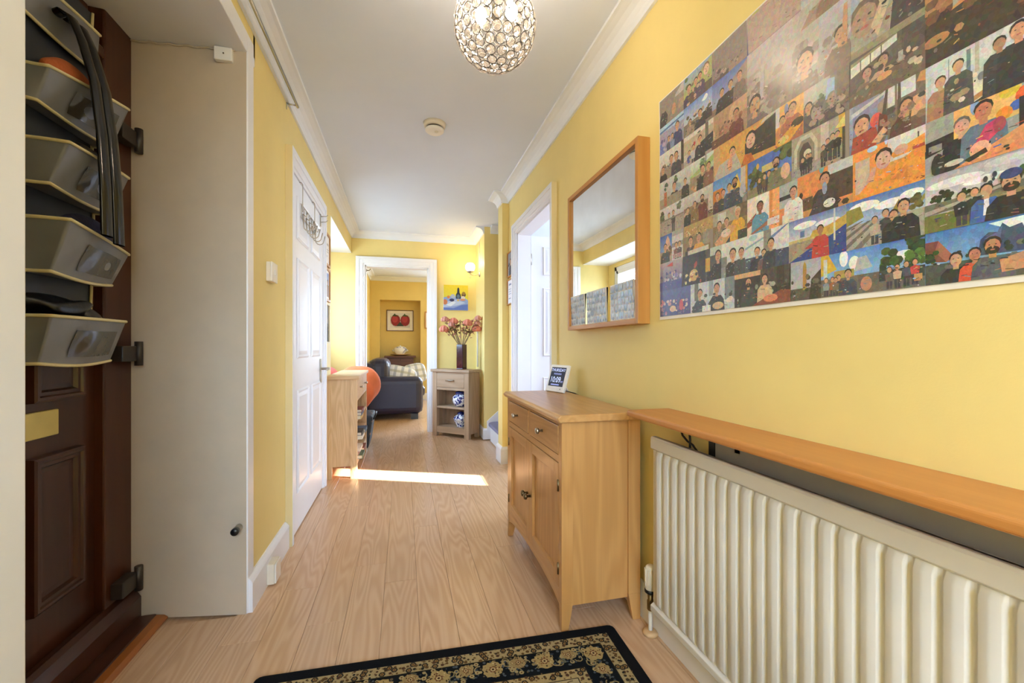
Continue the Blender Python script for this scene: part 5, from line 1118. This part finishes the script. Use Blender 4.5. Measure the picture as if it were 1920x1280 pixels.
for z in (.115, .27, .43): bk('shelf', (bx0 + .01, by0 + .03, z, bx1 - .006, by1 - .03, z + .02), 'ash_x')
bk('drawer_rail', (bx1 - .02, by0 + .03, .60, bx1 - .002, by1 - .03, .618), 'ash_x')
ym = (by0 + by1) / 2
for y0, y1 in ((by0 + .032, ym - .004), (ym + .004, by1 - .032)):
    d = bk('drawer', (bx1 - .018, y0, .622, bx1, y1, .77), 'ash_x'); obj('knob', MB().lathe([(.006, 0), (.006, .012), (.012, .018), (.012, .025), (0, .028)], (bx1, (y0 + y1) / 2, .695), 14, 'x'), M['nickel'], d)
bk('plinth', (bx1 - .022, by0 + .03, .095, bx1 - .004, by1 - .03, .115), 'ash_x')
BC = ['C8A860', '3A4A6A', '8C4038', 'D8D0C0', '2A2A2E', '6A7A5A', 'C89078', 'E4DCD0', '4A6A8A', 'A85838']
bl = ['mustard paperback', 'navy hardback', 'brick-red paperback', 'ivory paperback', 'black hardback', 'sage-green paperback', 'salmon paperback', 'white paperback', 'blue hardback', 'rust-brown paperback']
M['pages'] = plain('book_pages', 'E6DDC8', .8)
rn = random.Random(5)
spots = [(.45, 3.60, 0, .03), (.45, 3.60, 1, .026), (.45, 3.60, 2, .022), (.29, 3.60, 3, .03), (.29, 3.60, 4, .026), (.135, 3.60, 5, .028), (.135, 3.60, 6, .03), (.135, 3.60, 7, .026), (.29, 3.86, 8, .032), (.135, 3.86, 9, .03)]
zz = {}
shelfn = {.45: 'top', .29: 'middle', .135: 'bottom'}
for sz, y, ci, th in spots:
    z = zz.get((sz, y), sz + .0005); zz[(sz, y)] = z + th + .0005
    x1 = -.34 + rn.uniform(-.01, .022); w, l = .15, .2
    mname = 'cover_%d' % ci; M[mname] = plain('book_cover_%d' % ci, BC[ci], .5)
    b = thing('book', '%s lying on the %s bookcase shelf' % (bl[ci], shelfn[sz]), 'book', (x1 - w / 2, y + l / 2, z), group='books in the low bookcase')
    obj('cover', MB().box(x1 - w, y, z, x1, y + l, z + .002).box(x1 - w, y, z + th - .002, x1, y + l, z + th).box(x1 - .003, y, z, x1, y + l, z + th), M[mname], b)
    obj('pages', MB().box(x1 - w + .004, y + .004, z + .002, x1 - .003, y + l - .004, z + th - .002), M['pages'], b)

# ---- bag and soft bundles beyond the bookcase
nf = NT('dark_floral_fabric'); nv = nf.n('ShaderNodeTexVoronoi'); nv.inputs['Scale'].default_value = 16; nf.l(nf.coord(), nv.inputs['Vector'])
nf.color(nf.ramp(nv.outputs['Distance'], [(.0, srgb('B85048')), (.16, srgb('8C6A50')), (.24, srgb('34383C')), (.7, srgb('2A2C34'))])); nf.set(.7)
t = thing('storage_bag', 'dark floral-patterned bag on the floor beyond the bookcase', 'bag', (-.47, 4.75, 0))
obj('body', MB().hexa([(-.64, 4.50, .002), (-.345, 4.50, .002), (-.345, 5.0, .002), (-.64, 5.0, .002), (-.64, 4.52, .335), (-.30, 4.52, .335), (-.30, 4.98, .335), (-.64, 4.98, .335)]), nf.m, t, bevel=.03, seg=3)
obj('handle', MB().tube([(-.305, 4.62, .28), (-.285, 4.63, .32), (-.28, 4.70, .35), (-.285, 4.77, .32), (-.305, 4.78, .28)], .008, 8), M['black'], t)
blob('orange_duvet', (-.46, 4.76, .60), (.18, .27, .225), M['orange'], 'bright orange fabric bundle bulging beyond the bookcase', 'cushion', 21, .20, .055)
blob('coral_cushion', (-.785, 4.80, .66), (.15, .25, .17), M['coral'], 'coral-pink cushion behind the bookcase against the window recess', 'cushion', 22, .10)

# ---- corner cabinet, jars, vase
fl = Vector((.325, 5.055, 0)); fr = Vector((.695, 4.69, 0)); ax = (fr - fl).normalized(); cwid = (fr - fl).length; rz = math.atan2(ax.y, ax.x)
t = thing('corner_cabinet', 'narrow oak cabinet with one drawer and open shelves set across the corner', 'cabinet', (fl.x, fl.y, 0), rz)
cd, chh = .215, .772
def cb(n_, b, m='greyoak', parent=t, bev=.0015): return obj(n_, MB().box(*b), M[m], parent, False, bev)
for x0 in (0, cwid - .062):
    cb('leg', (x0, 0, 0, x0 + .062, .045, .742), 'greyoak_v'); cb('leg', (x0 + (0 if x0 == 0 else .017), cd - .045, 0, x0 + (.045 if x0 == 0 else .062), cd, .742), 'greyoak_v')
    cb('side_panel', ((.004 if x0 == 0 else cwid - .016), .045, .05, (.016 if x0 == 0 else cwid - .004), cd - .045, .742), 'greyoak_v')
cb('back_panel', (.045, cd - .012, .05, cwid - .045, cd - .004, .742), 'greyoak_v')
cb('top', (-.018, -.018, .742, cwid + .018, cd + .006, chh), 'greyoak', bev=.004)
cb('rail', (.062, .004, .722, cwid - .062, .03, .742)); cb('rail', (.062, .004, .535, cwid - .062, .03, .565))
d = cb('drawer', (.065, .001, .568, cwid - .065, .022, .720)); obj('handle', MB().tube([(cwid / 2 - .055, 0, .648), (cwid / 2 - .05, -.018, .648), (cwid / 2 + .05, -.018, .648), (cwid / 2 + .055, 0, .648)], .006, 8), M['nickel'], d, False)
cb('shelf', (.045, .006, .325, cwid - .045, cd - .012, .347)); cb('shelf', (.045, .006, .095, cwid - .045, cd - .012, .115)); cb('plinth', (.062, .004, .045, cwid - .062, .03, .095))
nj = NT('blue_white_porcelain'); f1 = nj.noise(26, 3, .6, None, 1.2); nv = nj.n('ShaderNodeTexVoronoi'); nv.inputs['Scale'].default_value = 34; nj.l(nj.coord(), nv.inputs['Vector'])
nj.color(nj.ramp(nj.math('ADD', f1, nj.math('MULTIPLY', nv.outputs['Distance'], .35)), [(.57, srgb('20286C')), (.63, srgb('3444A0')), (.66, srgb('E4E6EE')), (1, srgb('E8EAF0'))])); nj.set(.12)
M['cobalt'] = plain('cobalt_glaze', '20286A', .15)
loc = Matrix.Translation(fl) @ Matrix.Rotation(rz, 4, 'Z')
jp = loc @ Vector((.33, .10, .3475))
t = thing('ginger_jar', 'round lidded blue-and-white jar on the upper cabinet shelf', 'jar', jp)
obj('body', MB().lathe([(.046, 0), (.06, .01), (.083, .045), (.092, .08), (.085, .112), (.058, .135), (.042, .142), (.042, .148)], jp, 28), nj.m, t)
obj('lid', MB().lathe([(.056, .146), (.058, .152), (.058, .162), (.046, .172), (.014, .178), (.01, .182), (0, .185)], jp, 24), M['cobalt'], t)
jp = loc @ Vector((.34, .10, .1155))
t = thing('ginger_jar', 'squat faceted blue-and-white jar on the lower cabinet shelf', 'jar', jp)
obj('body', MB().lathe([(.045, 0), (.048, .012), (.055, .03), (.085, .085), (.086, .10), (.06, .13), (.035, .142), (.033, .15)], jp, 8, smooth=False), nj.m, t)
obj('lid', MB().lathe([(.045, .149), (.046, .155), (.03, .168), (.008, .174), (0, .18)], jp, 16), M['cobalt'], t)
vp = loc @ Vector((.345, .105, chh + .0005))
t = thing('tall_vase', 'tall square dark aubergine vase on the corner cabinet', 'vase', vp, rz)
VW, VH = .042, .285
obj('body', MB().prism([(-VW, -VW), (VW, -VW), (VW, VW), (-VW, VW)], 'z', 0, .012).box(-VW, -VW, .012, VW, -VW + .006, VH).box(-VW, VW - .006, .012, VW, VW, VH).box(-VW, -VW + .006, .012, -VW + .006, VW - .006, VH).box(VW - .006, -VW + .006, .012, VW, VW - .006, VH), M['vase'], t, False, .004)
# flowers: (dx, dz, head radius, kind)
FL = [(-.20, .175, .048, 'p', 'coral rose leaning furthest towards the doorway'), (-.20, .285, .040, 'q', 'dusty pink spray above the coral rose by the doorway'), (-.115, .265, .046, 'p', 'coral bloom left of the vase under the painting'), (-.15, .225, .036, 'q', 'dusty pink bloom tucked behind the doorway-side coral rose'), (-.025, .28, .018, 'l', 'thin leafy twig upright in the middle of the vase'),
      (.045, .245, .050, 'p', 'coral rose just right of the vase centre'), (.145, .185, .052, 'p', 'coral rose drooping towards the stairs'), (.175, .30, .036, 'q', 'dusty pink spray reaching highest towards the stairs'), (.17, .245, .034, 'q', 'dusty pink bud between the two stair-side sprays'), (.09, .16, .016, 'l', 'low leafy twig on the stair side of the vase'), (-.08, .17, .016, 'l', 'low leafy twig on the doorway side of the vase')]
camx = Vector((math.cos(math.atan(203 / 800)), -math.sin(math.atan(203 / 800)), 0))
rn = random.Random(9)
for dx, dz, hr, kd, lab in FL:
    base = vp + Vector((dx * .08, rn.uniform(-.01, .01), .10)); mid = vp + camx * (dx * .35) + Vector((0, 0, VH + .05)); tip = vp + camx * dx + Vector((rn.uniform(-.03, .03), rn.uniform(-.05, .03), VH + dz))
    fo = thing('artificial_flower', lab, 'flower', base, group='flowers in the tall vase')
    cv = [base, vp + camx * (dx * .10) + Vector((0, 0, VH * .9))] + [(mid * (1 - s) ** 2 + (mid + (tip - mid) * .5 + Vector((0, 0, .03))) * 2 * s * (1 - s) + tip * s * s) for s in [0, .25, .5, .75, 1]]
    obj('stem', MB().tube(cv, .005, 6), M['stem'], fo)
    if kd != 'l':
        m_ = M['petal'] if kd == 'p' else M['petal2']; hb = MB()
        for ring, (n_, rr, zz_) in enumerate(((7, .75, -.1), (6, .5, .15), (4, .25, .3))):
            for i in range(n_):
                a = 2 * math.pi * i / n_ + ring * .4
                hb.sphere((tip.x + hr * rr * math.cos(a), tip.y + hr * rr * math.sin(a), tip.z + hr * zz_), (hr * .45, hr * .45, hr * .6), 8, 6)
        obj('bloom', hb, m_, fo)
    for i in range(12 if kd == 'l' else 16):
        s = rn.uniform(.45, 1); p = cv[2 + int(s * 4)] + Vector((rn.uniform(-.045, .045), rn.uniform(-.04, .04), rn.uniform(-.03, .045))); d = Vector((rn.uniform(-1, 1), rn.uniform(-1, 1), rn.uniform(0, 1))).normalized() * rn.uniform(.035, .06); w = d.cross(Vector((0, 0, 1))).normalized() * .016
        lb = MB(); vs = [lb.bm.verts.new(q) for q in (p, p + d * .5 + w + Vector((0, 0, .004)), p + d, p + d * .5 - w + Vector((0, 0, .004)))]; lb._face(vs[:3]); lb._face([vs[0], vs[2], vs[3]])
        obj('leaf', lb, M[('leafm', 'petal2', 'petal2', 'stem')[i % 4]], fo)

# ---- painting on the end wall
t = thing('still_life_canvas', 'small yellow and blue still-life canvas on the end wall', 'painting', (.62, YB - .03, 1.475))
obj('canvas', MB().box(.468, YB - .03, 1.478, .768, YB - .0005, 1.785), M['paper'], t, bevel=.002)
p = Print(lambda u, v, k: (.468 + .30 * u, YB - .0308 - k, 1.478 + .307 * v), .3, .307, 3e-5)
p.run('g .4 1 d8d048 d4c028;p 8ca0d0 0,0 0,.5 .3,.56 .8,.55 1,.4 1,0;p b0c0e0 0,.1 0,.3 .5,.42 .9,.3 .6,.2;p 6078c0 0,0 0,.1 .4,.08 .7,.2 1,.25 1,0;p d8e0ec .1,.2 .4,.36 .5,.3 .3,.15;e .06 .32 .1 .11 c07850;e .2 .52 .06 .06 d08040;e .38 .56 .09 .08 a8b4c4;e .34 .4 .1 .06 383c60;p 28303c .5,.46 .5,.62 .55,.7 .56,.86 .6,.92 .64,.86 .65,.7 .7,.62 .7,.46;e .6 .55 .06 .08 58708c;e .82 .62 .09 .09 5c4838;e .82 .68 .07 .06 8c7030;e .8 .5 .08 .07 d8d0c8;e .78 .42 .11 .04 c88868;r .56 .36 .62 .44 d8b040', 4)
me = p.mesh('painted_surface'); me.materials.append(M['matt_print']); link(bpy.data.objects.new('painted_surface', me), t)

# ---- wall light
g0 = Vector((.752, 4.95, 1.955))
t = thing('wall_light', 'lit wall light with a frosted glass globe above the corner cabinet', 'lamp', (.872, 4.97, 1.87))
obj('back_plate', MB().lathe([(.032, 0), (.032, -.008), (.02, -.016), (0, -.018)], (.872, 4.97, 1.885), 20, 'x'), M['chrome'], t)
obj('arm', MB().tube([(.86, 4.97, 1.885), (.82, 4.965, 1.87), (.78, 4.955, 1.868), (.755, 4.95, 1.88), (.752, 4.95, 1.90)], .006, 8), M['chrome'], t)
obj('gallery', MB().lathe([(.012, 1.888), (.03, 1.896), (.042, 1.905), (.044, 1.912), (.03, 1.914)], (g0.x, g0.y, 0), 20), M['chrome'], t)
obj('drop_finial', MB().lathe([(.004, 1.888), (.006, 1.87), (.011, 1.852), (.009, 1.838), (0, 1.825)], (g0.x, g0.y, 0), 12), M['crystal'], t)
obj('globe', MB().lathe([(.03, 1.910), (.05, 1.93), (.058, 1.957), (.053, 1.985), (.038, 2.003), (.026, 2.008)], (g0.x, g0.y, 0), 24), M['globe'], t)
add_light('wall_light_glow', 'POINT', (g0.x, g0.y, 1.99), (0, 0, 0), 4.5, (1.0, .76, .48), shadow_soft_size=.05).data.use_shadow = True

tag(obj('lamp_cable', MB().tube([(.868, 4.985, z) for z in (2.29, 1.92)], .004, 6), M['whiteplastic']), 'thin white cable rising from the wall light to the coving', 'cable')
tag(obj('cable_conduit', MB().tube([(.862, 5.08, .79), (.862, 5.08, 1.3), (.866, 5.075, 1.34), (.868, 5.07, 1.36)], .009, 8), M['whiteplastic']), 'white upright pipe on the wall behind the vase of flowers', 'pipe')
# ---- living room
t = thing('leather_sofa', 'dark navy leather sofa seen from its arm end through the doorway', 'sofa', (-.14, 6.9, 0))
def soft(n_, b, bev, parent=None): return obj(n_, MB().box(*b), M['leather'], parent or t, bevel=bev, seg=4)
soft('arm', (-.56, 6.2, .07, .27, 6.46, .605), .10); soft('arm', (-.56, 7.95, .07, .27, 8.2, .605), .10)
soft('base', (-.56, 6.40, .08, .27, 8.0, .30), .03); soft('seat_cushion', (-.30, 6.46, .29, .31, 7.2, .45), .06); soft('seat_cushion', (-.30, 7.2, .29, .31, 7.95, .45), .06)
soft('back_rest', (-.60, 6.26, .30, -.36, 8.14, .80), .10)
soft('back_cushion', (-.50, 6.30, .46, -.20, 7.2, .86), .11)
for x in (-.5, .10):
    for y in (6.24, 8.1): obj('foot', MB().box(x, y, 0, x + .1, y + .06, .08), M['black'], t)
npl = NT('plaid_fabric'); sp = npl.n('ShaderNodeSeparateXYZ'); npl.l(npl.coord(), sp.inputs[0])
st1 = npl.math('GREATER_THAN', npl.math('SINE', npl.math('MULTIPLY', sp.outputs[0], 62)), .35); st2 = npl.math('GREATER_THAN', npl.math('SINE', npl.math('MULTIPLY', sp.outputs[2], 62)), .35)
npl.color(npl.mix(npl.math('MULTIPLY', st2, .55), npl.mix(npl.math('MULTIPLY', st1, .6), srgb('E2E4F0'), srgb('7C8AB0')), srgb('A0A090'))); npl.set(.9)
def pillow(n_, lab, c, r, m, rot):
    o = tag(obj(n_, MB().sphere((0, 0, 0), (1, 1, 1), 24, 14, lambda p: 1), m), lab, 'cushion')
    for v in o.data.vertices:
        x, y, z = v.co; f = lambda a: math.copysign(abs(a) ** .55, a); v.co = (f(x) * r[0], y * r[1], f(z) * r[2])
    o.location = c; o.rotation_euler = rot; return o
pillow('plaid_cushion', 'pale plaid cushion lying on the sofa beside the navy backrest', (-.06, 6.62, .60), (.25, .09, .15), npl.m, (R(-28), R(12), 0))
pillow('plaid_cushion', 'second plaid cushion on the sofa, nearer the alcove', (.17, 6.90, .61), (.18, .08, .16), npl.m, (R(-18), R(-10), R(10)))
# alcove cabinet, tureen, plate, picture
t = thing('alcove_cabinet', 'dark wood cabinet in the living room alcove', 'cabinet', (-.06, 8.66, 0))
obj('body', MB().box(-.32, 8.5, .05, .19, 8.84, .82), M['darkwood'], t, bevel=.004); obj('top', MB().box(-.36, 8.46, .82, .23, 8.85, .855), M['darkwood'], t, bevel=.006)
for x0, x1 in ((-.30, -.075), (-.055, .17)): dd = obj('drawer', MB().box(x0, 8.49, .66, x1, 8.501, .80), M['darkwood'], t, bevel=.002); obj('door', MB().box(x0, 8.49, .08, x1, 8.501, .64), M['darkwood'], t, bevel=.002)
for x in (-.31, .14): obj('foot', MB().box(x, 8.51, 0, x + .05, 8.56, .05), M['darkwood'], t)
tag(obj('platter', MB().lathe([(.09, .856), (.12, .864), (.20, .884), (.205, .89), (.195, .89), (.11, .872), (0, .87)], (-.065, 8.64, 0), 32), M['ash_x']), 'round wooden platter under the tureen in the alcove', 'plate')
t = thing('soup_tureen', 'white and blue lidded tureen on the platter in the alcove', 'tureen', (-.065, 8.64, .872))
nt_ = NT('white_blue_china'); nt_.color(nt_.ramp(nt_.noise(14, 2, .5, None, 1), [(.36, srgb('5060A0')), (.44, srgb('E6E8EE')), (1, srgb('F0F0F2'))])); nt_.set(.15)
obj('bowl', MB().lathe([(.07, .872), (.075, .885), (.115, .93), (.125, .97), (.122, .985)], (-.065, 8.64, 0), 28), nt_.m, t)
obj('lid', MB().lathe([(.126, .984), (.12, 1.0), (.09, 1.025), (.04, 1.04), (.012, 1.043), (.016, 1.055), (.01, 1.062), (0, 1.063)], (-.065, 8.64, 0), 28), nt_.m, t)
for s in (-1, 1): obj('handle', MB().tube([(-.065 + s * .118, 8.64, .965), (-.065 + s * .145, 8.64, .975), (-.065 + s * .148, 8.64, .955), (-.065 + s * .115, 8.64, .94)], .008, 8), nt_.m, t)
t = thing('tomato_picture', 'dark-framed picture of two red tomatoes in the alcove', 'picture', (-.07, 8.85, 1.35))
x0, x1, z0, z1, yy = -.332, .19, 1.345, 1.765, 8.859; fw = .014
for n_, b in (('frame_side', (x0, yy - .02, z0, x0 + fw, yy, z1)), ('frame_side', (x1 - fw, yy - .02, z0, x1, yy, z1)), ('frame_rail', (x0 + fw, yy - .02, z0, x1 - fw, yy, z0 + fw)), ('frame_rail', (x0 + fw, yy - .02, z1 - fw, x1 - fw, yy, z1))): obj(n_, MB().box(*b), M['darkwood'], t)
obj('mount', MB().box(x0 + fw, yy - .008, z0 + fw, x1 - fw, yy, z1 - fw), M['paper'], t)
a, b, c, d = x0 + .07, x1 - .07, z0 + .07, z1 - .06
p = Print(lambda u, v, k: (a + (b - a) * u, yy - .0085 - k, c + (d - c) * v), b - a, d - c, 4e-5)
p.run('b c8c4c4;r 0 .8 1 1 d8d8dc;e .27 .5 .32 .4 8a2430;e .24 .58 .2 .24 b04048;e .76 .5 .32 .4 8a2430;e .74 .58 .2 .24 a83840;p 3c5030 .1,.8 .24,.98 .28,.86 .45,.82 .28,.76;p 3c5030 .62,.8 .74,.98 .78,.86 .95,.82 .78,.76;p 384038 .3,.1 .5,.4 .7,.1;p e0dcdc 0,0 0,.3 .2,.05 .25,0', 2)
me = p.mesh('picture_print'); me.materials.append(M['matt_print']); link(bpy.data.objects.new('picture_print', me), t)
t = thing('small_picture', 'small wooden-framed picture on the living room wall beside the alcove', 'picture', (.47, 8.53, 1.38))
obj('frame', MB().box(.40, 8.52, 1.385, .60, 8.5395, 1.72), M['mirrorwood'], t, bevel=.003); obj('picture_print', MB().box(.42, 8.518, 1.405, .58, 8.5205, 1.70), M['paper'], t)
t = thing('coat_hook', 'small brass hook on the frame inside the living room doorway', 'hook', (-.43, YB + .06, 1.93))
obj('hook', MB().tube([(-.428, YB + .06, 1.935), (-.40, YB + .06, 1.935), (-.385, YB + .06, 1.945), (-.383, YB + .06, 1.955)], .005, 8), M['bronze'], t); obj('plate', MB().box(-.428, YB + .045, 1.92, -.424, YB + .075, 1.95), M['bronze'], t)
